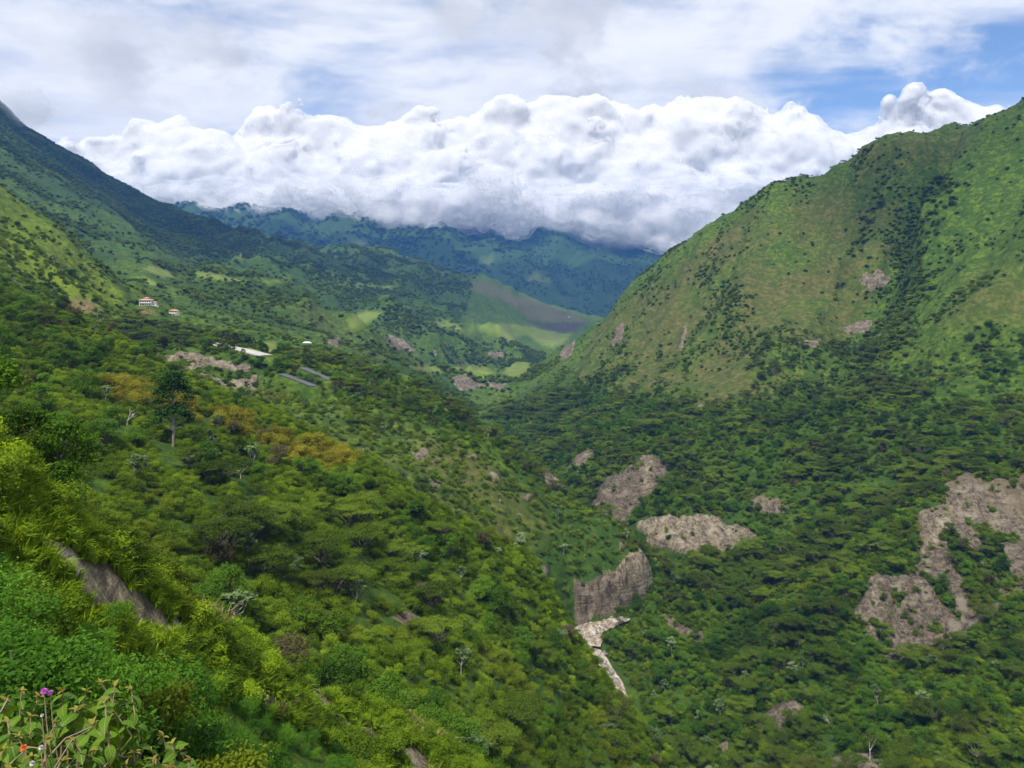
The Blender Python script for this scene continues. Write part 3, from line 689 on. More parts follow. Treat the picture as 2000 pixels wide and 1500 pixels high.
def proto_tuft(seed, n=60, h=.8, spread=.5, wd=.035):
    r = np.random.default_rng(seed); V = []; 
    for k in range(n):
        a = r.uniform(0, 6.28); q = r.uniform(0, spread)*.6; L = h*r.uniform(.5, 1.2); lean = r.uniform(.15, .9); t = a + r.uniform(-.6, .6)
        b = np.array([q*math.cos(a), q*math.sin(a), -.05]); s = np.array([-math.sin(t), math.cos(t), 0])*wd*r.uniform(.7, 1.4); o = np.array([math.cos(t), math.sin(t), 0])
        p1 = b + o*L*lean*.35 + np.array([0, 0, L*.6]); p2 = b + o*L*lean + np.array([0, 0, L*(1-.45*lean)])
        V += [b-s, b+s, p1+s*.8, p1-s*.8, p1-s*.8, p1+s*.8, p2+s*.1, p2-s*.1]
    V = np.array(V); return (V, np.arange(len(V)).reshape(-1, 4))
def branch_tree(seed, H, levels=4, spread=.55, r0=.16, first=.35):
    r = np.random.default_rng(seed); parts = []; tips = []
    def grow(p, d, L, rad, lv):
        n = p + d*L; mid = (p+n)/2 + r.normal(size=3)*L*.05
        parts.append(tube([p, mid, n], [rad, rad*.85, rad*.68], 5))
        if lv == 0: tips.append(n); return
        for k in range(r.integers(2, 4)):
            e = d + r.normal(size=3)*spread; e[2] = abs(e[2])*.8 + .15; e /= np.linalg.norm(e)
            grow(n, e, L*r.uniform(.6, .8), rad*.62, lv-1)
    grow(np.array([0, 0, -.5]), np.array([.05, 0, 1.]), H*first, r0, levels)
    return join(parts), tips
# ------------------------------------------------------------------ where the plants stand
_YR = np.exp(W1) - C0
_bins = np.linspace(-160, 2160, 581)
_bx = (_bins[None]-1000)/1500*_YR[:, None]
_ok = np.broadcast_to((_YR > 4)[:, None], _bx.shape)
_el = np.where(_ok, ground(_bx, np.broadcast_to(_YR[:, None], _bx.shape)) / np.maximum(_YR[:, None], 4), -9)
HM = np.maximum.accumulate(_el, 0)
def seen(x, y, z, h, margin=0.0):
    px = 1000 + 1500*x/np.maximum(y, 1); c = np.clip(np.round((px+160)/4).astype(int), 0, 580)
    r = np.clip(np.interp(np.log(np.maximum(y+C0-1.5, 1)), W1, np.arange(NW)).astype(int), 0, NW-1)
    return ((z+h)/np.maximum(y, 1) >= HM[r, c] - margin) & (px > -130) & (px < 2130) & (y > 4)
VISG = seen(GX, GY, GZ, 5.0, .02) & (PYV < 1600)
AREA = np.abs(np.gradient(GX, axis=1) * np.gradient(GY, axis=0))
def pl(line, ycol=2):
    a = np.array(line, float); o = np.argsort(a[:, 0]); return a[o, 0], a[o, ycol]
C1 = np.interp(PXV, *pl(LINES[0])); C2 = np.interp(PXV, *pl(LINES[7]))
RIGHT = GX > np.interp(GY, RIVP[:, 1], RIVP[:, 0])
S1 = (GY < C1 + 5) & (PXV < 1000)
S1X = S1 & (GY > C1 - 8)                              # strip along the near crest
FRONT = S1 & (PYV > np.interp(PXV, [0, 100, 200, 290, 400, 520, 640, 760], [1090, 1150, 1210, 1262, 1330, 1400, 1460, 1530]))
S2 = ~S1 & (GY < C2 + 3) & ~RIGHT
S2X = S2 & (GY > C2 - 22)
S3 = ~S1 & ~S2 & ~RIGHT & (GY < 520)
S3T = S3 & (GZ < -8) & (GY > np.interp(PXV, [0, 215, 350, 500, 560, 640, 740, 840, 940, 1020, 1110, 1250], [455, 452, 443, 436, 428, 424, 420, 412, 405, 402, 410, 395]))
RB = RIGHT & (GY < 900); RBW = RB * (1 - smooth(-105, 5, GZ + 48*fbm(GX/75, GY/75, 4))) * (1-DRY)
ROCKW = np.where(GY < 110, np.clip(blur(ROCK, 5)*4, 0, 1), ROCK)
FREE = np.clip(1 - ROCKW - FIELD - .6*PLOUGH - DARKP - BARE, 0, 1) * ((RD > np.where(GY > 352, 8, 11)) | (GY > 370))
N1 = fbm(GX/28, GY/28, 3); N2 = fbm(GX/60+40, GY/60, 3); N3 = fbm(GX/12, GY/12+70, 2)
GULLY = np.clip(blur(GZ, 12) - GZ, 0, None) / (.006*D)   # hollows collect trees
def pos(x): return np.clip(x, 0, None)
clusterA = zone([[(400,1040),(520,1010),(700,1030),(820,1090),(800,1180),(640,1190),(500,1150),(420,1100)]], 110, 260, False)
ORANGE = zone([[(195,752),(280,768),(330,790),(400,798),(520,838),(585,868),(680,888),(682,918),(600,908),(556,884),(480,864),(400,836),(300,806),(215,784)]], 120, 300)
ROADMASK = np.zeros_like(GZ)
HILL3 = smooth(1650, 1850, GY)*(1-smooth(2700, 2900, GY))*(1-smooth(470, 520, PXV))*smooth(90, 150, GZ)
GULLYZ = zone([[(1830,330),(1875,360),(1815,500),(1812,570),(1775,640),(1722,710),(1668,785),(1600,835),(1575,820),(1640,740),(1690,660),(1750,590),(1758,500),(1790,420)],[(1735,330),(1745,360),(1690,470),(1660,580),(1630,600),(1650,500),(1690,400)]], 540, 900)
ORCLEAR = zone([[(190,748),(280,764),(330,786),(400,794),(520,834),(585,864),(685,884),(690,945),(600,938),(556,914),(480,894),(400,866),(300,836),(205,814)]], 110, 300, False)
DENS = {}
DENS['umbrella'] = FREE * (RBW*pos(.5+1.1*N2)/32 + S2*(~S2X)*(pos(N1*.9-.05)/60 + clusterA/40)*(1-ORCLEAR) + S3T*pos(.6+N2)/55 + (RIGHT & (GY < 1000))*(1-RBW)*(pos(GULLY-.3)/300 + GULLYZ/260))
DENS['round'] = FREE * (RBW*pos(.45-N2+.5*N1)/45 + RB*(GY < 330)*pos(.5+N1)/70 + S2*(~S2X)*pos(.42+N1*.2-N2*.9)/42*(1-clusterA)*(1-ORCLEAR) + S3*pos(N1)/260 + S3T*pos(.4-N2)/120)
DENS['shrub'] = np.maximum(FREE, .22*(GY > 200)*(ROCK > .5)*pos(N3+.3)) * (S2*(.22+.14*N3)*(1-.6*ORANGE) + RBW*(.11+.12*(GY < 420)) + S3*(.09+.12*pos(N1)) + S1*(~FRONT)*(.10+.12*pos(N3)) + FRONT*.05)
DENS['bright'] = FREE * (S2X*(.42+.3*N1) + S2*pos(N1-.28)*.22 + S1X*(.30+.25*N3) + S3*pos(N2-.2)*.10 + RB*(1-smooth(-140,-105,GZ))*pos(N1-.02)*.12)
DENS['lushleaf'] = FREE * FRONT * (.22+.40*N3) * (GY > 16)
DENS['pale'] = FREE * (S2*(1/900.+pos(N2-.5)/120) + RB*(1-smooth(-150, -112, GZ))*pos(.25+N1)/85 + S3*(1/900.)) * (1-ORANGE)
DENS['orange'] = FREE * ORANGE * .2*pos(.55+1.6*N3)
DENS['brown'] = FREE * (S2/1400. + RBW/2500. + S3T/700.)
DENS['herb'] = np.clip(1-ROCK*.99, 0, 1) * (S1X*5 + S1*(~FRONT)*3 + S2X*pos(.25+N1)*.5 + S2*(GY < 130)*.25) * (GY > 12)
DENS['straw'] = np.clip(1-ROCK*.9, 0, 1) * (S1*(~FRONT)*.25*pos(.3+N3) + RB*(GY < 330)*pos(N2-.3)*.10 + S3*pos(N2-.25)*.05)
FARZ = ~S1 & ~S2 & (GY > 380) & (GY < 5350)
DENS['scrub'] = FREE * FARZ * (
    RIGHT*(1-RBW)*(GY < 1700)*(1-.7*np.clip(DRY, 0, 1))*(.004 + .30*pos(fbm(GX/90, GY/90, 5)-.12) + .035*GULLYZ + .10*np.clip(GULLY-.15, 0, 1.5))
    + (~RIGHT)*(GY < 900)*(1-S3)*(.012 + .06*pos(N2+.02)) + S3*(GZ > -8)*(.006+.03*pos(N2))
    + (GY > 3600)*.0022*pos(.6+fbm(GX/300, GY/300, 3))*(PXV < 1400) + (~RIGHT)*(GY >= 900)*(GY < 3600)*(.05*HILL3 + .002 + .045*pos(fbm(GX/150, GY/150, 4)+.10) + .03*np.clip(GULLY-.15, 0, 1.5)))
CLEAR = []
SIZE = {'umbrella': (.45, 1.1), 'round': (.5, 1.2), 'shrub': (.7, 1.7), 'bright': (.55, 1.25), 'lushleaf': (.55, 2.3), 'pale': (.6, 1.05), 'orange': (1.6, 2.9), 'brown': (.6, 1.0), 'herb': (.6, 1.5), 'straw': (1.0, 2.2), 'scrub': (.2, .8)}
HEIGHT = {'umbrella': 7, 'round': 6, 'shrub': 1.7, 'bright': 1.7, 'lushleaf': 1.7, 'pale': 6, 'orange': 1.7, 'brown': 5, 'herb': .8, 'straw': 1, 'scrub': 3}
def scatter(kind):
    e = DENS[kind] * AREA * VISG; e = np.clip(e, 0, None)
    cnt = RNG.poisson(e); i, j = np.nonzero(cnt); rep = cnt[i, j]; i = np.repeat(i, rep); j = np.repeat(j, rep)
    n = len(i); du = U1[1]-U1[0]
    u = U1[j] + RNG.uniform(-.5, .5, n)*du; w = W1[i] + RNG.uniform(-.5, .5, n)*np.gradient(W1)[i]
    d = np.exp(w); x = u*d; y = d - C0; z = ground(x, y)
    lo, hi = SIZE[kind]; s = RNG.uniform(lo, hi, n)
    if kind in ('umbrella', 'round'): s = s*np.where(sample(S2.astype(float), x, y) > .5, 1.05, 1.)
    if kind == 'scrub': s = s*(1+.5*(sample(GULLYZ, x, y) > .5))
    if kind == 'lushleaf': s = s*np.interp(y, [18, 34, 42], [1., 1., .5])
    if kind == 'scrub': s = s * np.where((y > 850) & (x < 0), 1.7, 1.0) * np.where(y > 1500, 1.15, 1.0) * np.where(y > 2400, 1.3, 1.0) * np.where(y > 3600, 2.6, 1.0)
    k = (z+HEIGHT[kind]*s)/y > -.64
    return np.stack([x, y, z], 1)[k], s[k]
def keep_clear(P, s):
    k = np.ones(len(P), bool)
    for (cx, cy, r) in CLEAR: k &= np.hypot(P[:, 0]-cx, P[:, 1]-cy) > r
    return P[k], s[k]

# ------------------------------------------------------------------ one mass of uncounted plants: points and their plant shapes in one object
def cover(name, shapes, P, s, vid, tilt=.12, **props):
    """shapes: list of (V, F, material list index array, materials)"""
    mats = []; V = []; Fc = []; mi = []; tag = []; o = 0
    for k, parts in enumerate(shapes):
        for (v, f), m in parts:
            if m not in mats: mats.append(m)
            V.append(v); Fc.append(f + o); mi.append(np.full(len(f), mats.index(m))); tag.append(np.full(len(v), k)); o += len(v)
    n = len(P); V.append(P); tag.append(1000 + vid)
    V = np.concatenate(V); Fc = np.concatenate(Fc); mi = np.concatenate(mi); tag = np.concatenate(tag)
    me = bpy.data.meshes.new(name)
    me.vertices.add(len(V)); me.vertices.foreach_set('co', V.astype(np.float32).ravel())
    me.loops.add(Fc.size); me.loops.foreach_set('vertex_index', Fc.astype(np.int32).ravel())
    me.polygons.add(len(Fc)); me.polygons.foreach_set('loop_start', np.arange(0, Fc.size, 4, dtype=np.int32)); me.polygons.foreach_set('material_index', mi.astype(np.int32))
    me.update(calc_edges=True)
    for m in mats: me.materials.append(m)
    a = me.attributes.new('shape', 'INT', 'POINT'); a.data.foreach_set('value', tag.astype(np.int32))
    rot = np.zeros((len(V), 3), np.float32); rot[-n:, :2] = RNG.normal(0, tilt, (n, 2)); rot[-n:, 2] = RNG.uniform(0, 6.28, n)
    sc = np.ones((len(V), 3), np.float32); sc[-n:] = s[:, None]*RNG.uniform(.85, 1.15, (n, 3))
    a = me.attributes.new('turn', 'FLOAT_VECTOR', 'POINT'); a.data.foreach_set('vector', rot.ravel())
    a = me.attributes.new('size', 'FLOAT_VECTOR', 'POINT'); a.data.foreach_set('vector', sc.ravel())
    g = bpy.data.node_groups.new(name, 'GeometryNodeTree')
    g.interface.new_socket('Geometry', in_out='INPUT', socket_type='NodeSocketGeometry'); g.interface.new_socket('Geometry', in_out='OUTPUT', socket_type='NodeSocketGeometry')
    t = NT(g, True); gi = t.n('NodeGroupInput'); go = t.n('NodeGroupOutput'); jn = t.n('GeometryNodeJoinGeometry')
    def named(nm, typ):
        q = t.n('GeometryNodeInputNamedAttribute', data_type=typ); q.inputs['Name'].default_value = nm; return q.outputs[0]
    tg = named('shape', 'INT'); rt = named('turn', 'FLOAT_VECTOR'); sz = named('size', 'FLOAT_VECTOR')
    def eq(v):
        c = t.n('FunctionNodeCompare', data_type='INT', operation='EQUAL'); t.put(c.inputs[2], tg); c.inputs[3].default_value = v; return c.outputs[0]
    for k in range(len(shapes)):
        a = t.n('GeometryNodeSeparateGeometry', domain='POINT'); t.put(a.inputs[0], gi.outputs[0]); t.put(a.inputs[1], eq(k))
        b = t.n('GeometryNodeSeparateGeometry', domain='POINT'); t.put(b.inputs[0], gi.outputs[0]); t.put(b.inputs[1], eq(1000+k))
        q = t.n('GeometryNodeInstanceOnPoints'); t.put(q.inputs['Points'], b.outputs[0]); t.put(q.inputs['Instance'], a.outputs[0])
        e = t.n('FunctionNodeEulerToRotation'); t.put(e.inputs[0], rt); t.put(q.inputs['Rotation'], e.outputs[0]); t.put(q.inputs['Scale'], sz)
        t.t.links.new(q.outputs[0], jn.inputs[0])
    t.put(go.inputs[0], jn.outputs[0])
    ob = link(name, me, kind='stuff', **props); md = ob.modifiers.new('plants', 'NODES'); md.node_group = g
    return ob

# shapes
SH = {
 'umbrella': [proto_umbrella(20+k) for k in range(5)], 'round': [proto_round(40+k) for k in range(5)], 'shrub': [proto_shrub(60+k) for k in range(5)],
 'pale': [proto_pale(80+k) for k in range(3)], 'scrub': [proto_far(100+k, k % 2) for k in range(5)],
 'lushleaf': [proto_shrub(120+k, .08, 6000) for k in range(4)],
}
SH['bright'] = [proto_shrub(140+k, .16, 1300) for k in range(4)]; SH['orange'] = SH['shrub'][:3]; SH['brown'] = SH['round'][:2]
SH['herb'] = [(proto_tuft(160+k), None) for k in range(4)]; SH['straw'] = [(proto_tuft(170+k, 70, 1.0, .6, .04), None) for k in range(3)]
MESH = {}
for kd in ('umbrella', 'round', 'shrub', 'pale', 'lushleaf', 'bright', 'orange', 'brown'):
    MESH[kd] = []
    for cr, tr in SH[kd]:
        MESH[kd].append((mesh_from(kd+'_crown', cr[0], cr[1], M[kd], False), mesh_from(kd+'_trunk', tr[0], tr[1], M['pale_bark'] if kd == 'pale' else M['bark'])))
WHAT = {  # name, crown part, stem part, category, how it looks
 'umbrella': ('umbrella_tree', 'crown', 'trunk', 'tree', 'flat-topped dark green tree'),
 'round': ('broadleaf_tree', 'crown', 'trunk', 'tree', 'round-crowned mid green tree'),
 'pale': ('silvery_tree', 'crown', 'trunk', 'tree', 'silvery-leaved tree'),
 'brown': ('leafless_brown_tree', 'crown', 'trunk', 'tree', 'dull brown thin-leaved tree'),
 'shrub': ('shrub', 'foliage', 'stem', 'shrub', 'low green shrub'),
 'bright': ('bright_shrub', 'foliage', 'stem', 'shrub', 'yellow-green shrub'),
 'lushleaf': ('leafy_bush', 'foliage', 'stem', 'bush', 'deep green leafy bush'),
 'orange': ('ochre_shrub', 'foliage', 'stem', 'shrub', 'ochre-leaved shrub'),
}
def where(p):
    """the place of a plant, told by what it stands on or beside"""
    x, y, z = p; px = 1000+1500*x/y; py = HOR-1500*z/y; c1 = np.interp(px, *pl(LINES[0])); c2 = np.interp(px, *pl(LINES[7]))
    if x > np.interp(y, RIVP[:, 1], RIVP[:, 0]):
        if y > 480: return 'on the wooded foot of the right mountain'
        if y > 430: return 'around the cliffs beyond the river bend'
        if px > 1840: return 'at the right edge above the big scar' if py < 1000 else 'inside the big eroded scar' if py < 1240 else 'in the lower right corner'
        if px > 1600: return 'beside the upper end of the big scar' if py < 1080 else 'left of the big scar' if py < 1290 else 'below the big eroded scar'
        if py > 1380: return 'near the bottom edge right of the rapids'
        return 'on the right bank beside the rapids' if px < 1330 else 'below the pale cliff right of the rapids' if py < 1180 else 'between the rapids and the big scar'
    if y < c1 + 5 and px < 1000:
        if py > np.interp(px, [0, 100, 200, 290, 400, 520, 640, 760], [1090, 1150, 1210, 1262, 1330, 1400, 1460, 1530]):
            return 'under the bare scar in the thicket' if py < 1270 else 'behind the flowering shrub' if px < 300 else 'in the thicket at the bottom edge' if py > 1400 else 'in the middle of the near thicket'
        return 'on the near crest above the bare scar' if px < 400 else 'on the near crest toward the bottom edge' if px > 650 else 'midway along the near crest'
    if y < c2 + 3:
        if y > c2 - 16: return 'on the sunlit crest left of the ochre band' if px < 420 else 'on the sunlit crest above the hollow' if px < 850 else 'on the crest just left of the rapids'
        if px < 200: return 'at the left edge behind the near crest' if py > 850 else 'at the left edge below the bright hill'
        if px < 420: return 'beside the tall dark tree' if py < 900 else 'downhill from the tall dark tree'
        if px < 820: return 'on the left slope by the ochre band' if py < 960 else 'in the upper part of the hollow' if py < 1120 else 'in the dark bottom of the hollow'
        return 'on the steep slope left of the rapids' if py < 1330 else 'at the bottom edge of the left slope'
    return 'on the terrace by the pale road' if px < 700 else 'on the spur nose above the river cliff'
def girth(kd, s):
    lo, hi = SIZE[kd]; k = (s-lo)/(hi-lo); return 'large ' if k > .66 else 'small ' if k < .33 else ''
N_SINGLE = {'umbrella': 300, 'round': 300, 'shrub': 300, 'bright': 240, 'lushleaf': 200, 'pale': 160, 'orange': 120, 'brown': 60}
def plant_all():
    tot = 0
    for kd in ('umbrella', 'round', 'pale', 'brown', 'shrub', 'bright', 'lushleaf', 'orange', 'scrub', 'herb', 'straw'):
        P, s = keep_clear(*scatter(kd)); vid = RNG.integers(0, len(SH[kd]), len(P))
        if kd in N_SINGLE:
            h = HEIGHT[kd]*s; vis = seen(P[:, 0], P[:, 1], P[:, 2], h*.6) & (P[:, 1] > 8)
            vis &= ((P[:, 2]+h*.8)/P[:, 1] > -.59) & (np.abs(P[:, 0]/P[:, 1]) < .66)
            o = np.argsort(np.where(vis, -h/P[:, 1], 1)); pick = o[:min(N_SINGLE[kd], int(vis.sum()))]
            rest = np.setdiff1d(np.arange(len(P)), pick)
            nm, cn, sn, cat, look = WHAT[kd]
            for q in pick:
                cm, tm = MESH[kd][vid[q]]; w = where(P[q])
                e = link(nm, None, label=girth(kd, s[q])+look+' '+w, category=cat, group=girth(kd, s[q])+nm.replace('_', ' ')+('es ' if nm.endswith('h') else 's ')+w)
                e.location = P[q]; e.rotation_euler = (RNG.normal(0, .08), RNG.normal(0, .08), RNG.uniform(0, 6.28)); e.scale = s[q]*RNG.uniform(.88, 1.12, 3)
                link(cn, cm, e); link(sn, tm, e)
            P, s, vid = P[rest], s[rest], vid[rest]
        if len(P):
            shp = []
            for cr, tr in SH[kd]:
                shp.append([(cr, M[kd])] + ([(tr, M['pale_bark'] if kd == 'pale' else M['bark'])] if tr is not None else []))
            nm = {'scrub': 'hillside_scrub', 'herb': 'grass', 'straw': 'dry_grass'}.get(kd, {'umbrella': 'umbrella_tree_woodland', 'round': 'broadleaf_woodland', 'pale': 'silvery_woodland', 'brown': 'brown_woodland'}.get(kd, 'undergrowth'))
            lb = {'scrub': 'dark green scrub scattered over the mountainsides', 'herb': 'yellow-green grass along the near crest', 'straw': 'pale dry grass among the shrubs', 'umbrella': 'mass of flat-topped dark green trees on the slopes', 'round': 'mass of round-crowned trees on the slopes', 'pale': 'mass of pale silvery trees low on the slopes', 'brown': 'scattered dull brown trees', 'shrub': 'mass of low green shrubs on the slopes', 'bright': 'mass of yellow-green shrubs along the crests', 'lushleaf': 'mass of deep green leaves on the near slope', 'orange': 'mass of ochre orange shrubs on the left slope'}[kd]
            cover(nm, shp, P, s, vid, .25 if kd in ('herb', 'straw') else .10, label=lb, category={'herb': 'grass', 'straw': 'grass', 'scrub': 'scrub', 'umbrella': 'woodland', 'round': 'woodland', 'pale': 'woodland', 'brown': 'woodland'}.get(kd, 'undergrowth'))
        tot += len(P); print(kd, len(P), round(time.time()-T0, 1))
    print('mass plants', tot)
# ------------------------------------------------------------------ river
def river():
    t = np.linspace(0, 1, len(RIVP)); tt = np.linspace(0, 1, 420)
    # smooth path
    P = np.stack([np.interp(tt, t, RIVP[:, k]) for k in range(3)], 1)
    for _ in range(12): P[1:-1] = (P[:-2] + 2*P[1:-1] + P[2:])/4
    dirs = np.gradient(P[:, :2], axis=0); dirs /= np.linalg.norm(dirs, axis=1, keepdims=True); nr = np.stack([-dirs[:, 1], dirs[:, 0]], 1)
    k0 = (P[:, 1] < 369) & (P[:, 1] > 230); P = P[k0]; nr = nr[k0]
    K = 17; V = []
    for i in range(len(P)):
        hw = float(np.interp(P[i, 1], [300, 335, 348, 358, 366, 376], [6, 7, 10, 9, 5.5, 3]))
        for k in range(K):
            q = (k/(K-1)*2-1)*hw; V.append((P[i, 0]+nr[i, 0]*q, P[i, 1]+nr[i, 1]*q, P[i, 2] - .55))
    V = np.array(V); V[:, 2] += .55*noise(V[:, 0]/2.6, V[:, 1]/2.6) + .28*noise(V[:, 0]/.9, V[:, 1]/.9)
    ix = np.arange(len(P)*K).reshape(len(P), K); Fq = np.stack([ix[:-1, :-1].ravel(), ix[:-1, 1:].ravel(), ix[1:, 1:].ravel(), ix[1:, :-1].ravel()], 1)
    m, n, out = material('river_water'); Pp = n.n('ShaderNodeNewGeometry').outputs['Position']
    Ps = n.v('MULTIPLY', Pp, (1, .6, 1))
    a = n.noise(Ps, 1/2.0, 7, .75, .5); b = n.noise(Ps, 1/6., 3, .6, .8)
    c = n.mix(n.rng(a, .38, .6), (.13, .10, .07), (.36, .30, .235)); c = n.mix(n.rng(n.m('ADD', a, n.m('MULTIPLY', b, .6)), .80, 1.02), c, (.62, .60, .57))
    bs = n.n('ShaderNodeBsdfPrincipled'); n.put(bs.inputs['Base Color'], c); bs.inputs['Roughness'].default_value = .35
    bp = n.n('ShaderNodeBump'); bp.inputs['Strength'].default_value = .6; bp.inputs['Distance'].default_value = .5; n.put(bp.inputs['Height'], a); n.put(bs.inputs['Normal'], bp); n.put(out.inputs[0], bs)
    link('river', mesh_from('river', V, Fq, m), kind='structure')
river()
M['stone'] = plain_mat('river_stone', (.10, .095, .09), (.27, .25, .23), 1.2, .8, (1, 1, 1), .5)
def boulder_mesh(seed):
    bm = bmesh.new(); bmesh.ops.create_icosphere(bm, subdivisions=3, radius=1); r = np.random.default_rng(seed); o = r.uniform(0, 50, 3)
    for v in bm.verts:
        c = v.co; k = 1 + .35*float(noise(np.array([c.x*1.3+o[0]]), np.array([c.y*1.3+c.z*.9+o[1]]))[0]) + .12*float(noise(np.array([c.x*4+o[2]]), np.array([c.z*4+c.y*3]))[0])
        v.co = Vector((c.x*1.2, c.y*.95, c.z*.7))*k
    me = bpy.data.meshes.new('boulder'); bm.to_mesh(me); bm.free(); me.materials.append(M['stone']); return me
def boulders():
    ms = [boulder_mesh(k) for k in range(4)]; r = np.random.default_rng(5)
    for (px, py, s, lab) in [(1150,1268,1.5,'grey boulder breaking the rapids in mid river'),(1183,1278,1.3,'dark boulder at the right edge of the rapids'),(1132,1232,1.0,'small dark boulder with foam under the left bank'),(1172,1225,.9,'small boulder at the foot of the river cliff'),
                             (1168,1292,1.6,'large grey boulder where the rapids narrow'),(1178,1302,1.2,'grey boulder below the narrows'),(1192,1318,1.7,'largest grey boulder in the lower rapids'),(1200,1332,1.3,'lowest visible boulder in the rapids'),(1160,1245,.8,'small round stone in the white water')]:
        h = hit(px, py, 280, 400)
        if h is None: continue
        o = link('boulder', ms[r.integers(4)], label=lab, category='boulder', group='boulders in the river')
        rd, rz = river_dist(np.array([h.x]), np.array([h.y])); o.location = (h.x, h.y, max(h.z, rz[0]-.9)+.1*s); o.scale = (s, s, s*.9); o.rotation_euler = (r.uniform(-.3, .3), r.uniform(-.3, .3), r.uniform(0, 6.28))
boulders()
# ------------------------------------------------------------------ roads
M['asphalt'] = plain_mat('asphalt', (.060, .063, .072), (.095, .098, .108), .8, .9)
M['concrete'] = plain_mat('pale_concrete', (.31, .30, .28), (.43, .415, .39), .25, .85)
M['shoulder'] = plain_mat('gravel_shoulder', (.20, .16, .10), (.32, .27, .19), .9, .95)
def ribbon(name, key, mat, hw, lift, label=None):
    P = np.array(PADS[key][0]); n = 40; t = np.linspace(0, 1, len(P)); tt = np.linspace(0, 1, n); Q = np.stack([np.interp(tt, t, P[:, k]) for k in range(3)], 1)
    for _ in range(4): Q[1:-1] = (Q[:-2]+2*Q[1:-1]+Q[2:])/4
    d = np.gradient(Q[:, :2], axis=0); d /= np.linalg.norm(d, axis=1, keepdims=True); nr = np.stack([-d[:, 1], d[:, 0]], 1); V = []
    for i in range(n):
        for q in (-hw, 0, hw): V.append((Q[i, 0]+nr[i, 0]*q, Q[i, 1]+nr[i, 1]*q, Q[i, 2]+lift-.02*abs(q)))
    ix = np.arange(3*n).reshape(n, 3); Fq = np.stack([ix[:-1, :-1].ravel(), ix[:-1, 1:].ravel(), ix[1:, 1:].ravel(), ix[1:, :-1].ravel()], 1)
    o = link(name, mesh_from(name, V, Fq, mat), kind='structure')
    for i in range(0, n, 2):
        CLEAR.append((Q[i, 0], Q[i, 1], hw+1.5)); CLEAR.append((Q[i, 0]*.985, Q[i, 1]*.985, hw+1.0))
    return o
ribbon('road_shoulder', 'pale_road', M['shoulder'], 5.6, .30); ribbon('road', 'pale_road', M['concrete'], 4.4, .42)
ribbon('road', 'lower_road', M['asphalt'], 2.4, .42); ribbon('road', 'upper_road', M['asphalt'], 2.2, .42)

# ------------------------------------------------------------------ houses
M['white'] = plain_mat('white_render', (.72, .70, .68), (.82, .81, .79), .6, .8)
M['tile'] = plain_mat('orange_roof_tile', (.42, .17, .075), (.58, .27, .13), 1.5, .8, (1, 1, 1), .3)
M['redtile'] = plain_mat('faded_red_roof_tile', (.38, .20, .15), (.55, .34, .27), 1.5, .8, (1, 1, 1), .3)
M['pane'] = plain_mat('window_glass', (.02, .025, .03), (.05, .055, .06), 1, .15)
M['frame'] = plain_mat('window_frame', (.15, .11, .08), (.22, .17, .12), 2, .6)
M['wallstone'] = plain_mat('retaining_wall', (.40, .33, .25), (.55, .48, .38), .7, .9)
def box(name, x0, x1, y0, y1, z0, z1, mat, parent, **k):
    V = [(x, y, z) for z in (z0, z1) for y in (y0, y1) for x in (x0, x1)]
    Fq = [(0, 2, 3, 1), (4, 5, 7, 6), (0, 1, 5, 4), (2, 6, 7, 3), (0, 4, 6, 2), (1, 3, 7, 5)]
    return link(name, mesh_from(name, V, Fq, mat, False), parent, **k)
def hip(name, x0, x1, y0, y1, z, h, mat, parent, ridge=.35):
    cx = (x0+x1)/2; r = (x1-x0)/2*ridge; cy_ = (y0+y1)/2; e = .18
    V = [(x0, y0, z), (x1, y0, z), (x1, y1, z), (x0, y1, z), (x0, y0, z+e), (x1, y0, z+e), (x1, y1, z+e), (x0, y1, z+e), (cx-r, cy_-.05, z+h), (cx+r, cy_-.05, z+h), (cx+r, cy_+.05, z+h), (cx-r, cy_+.05, z+h)]
    Fq = [(0, 3, 2, 1), (0, 1, 5, 4), (1, 2, 6, 5), (2, 3, 7, 6), (3, 0, 4, 7), (4, 5, 9, 8), (5, 6, 10, 9), (6, 7, 11, 10), (7, 4, 8, 11), (8, 9, 10, 11)]
    return link(name, mesh_from(name, V, Fq, mat, False), parent)
def window(x, y, z, w, h, parent, face='y'):
    o = box('window', x-w/2, x+w/2, y-.06, y+.1, z, z+h, M['frame'], parent)
    box('pane', x-w/2+.08, x+w/2-.08, y-.09, y-.02, z+.08, z+h-.08, M['pane'], o); return o
def root(name, px, py, Y, rz, **k):
    p = w3(px, py, Y); e = link(name, None, **k); e.location = (p[0], p[1], p[2]-.1); e.rotation_euler = (0, 0, rz); e.scale = (.76,)*3
    CLEAR.append((p[0], p[1], 11)); CLEAR.append((p[0]*.98, p[1]*.98, 9)); CLEAR.append((p[0]*.962, p[1]*.962, 6)); return e
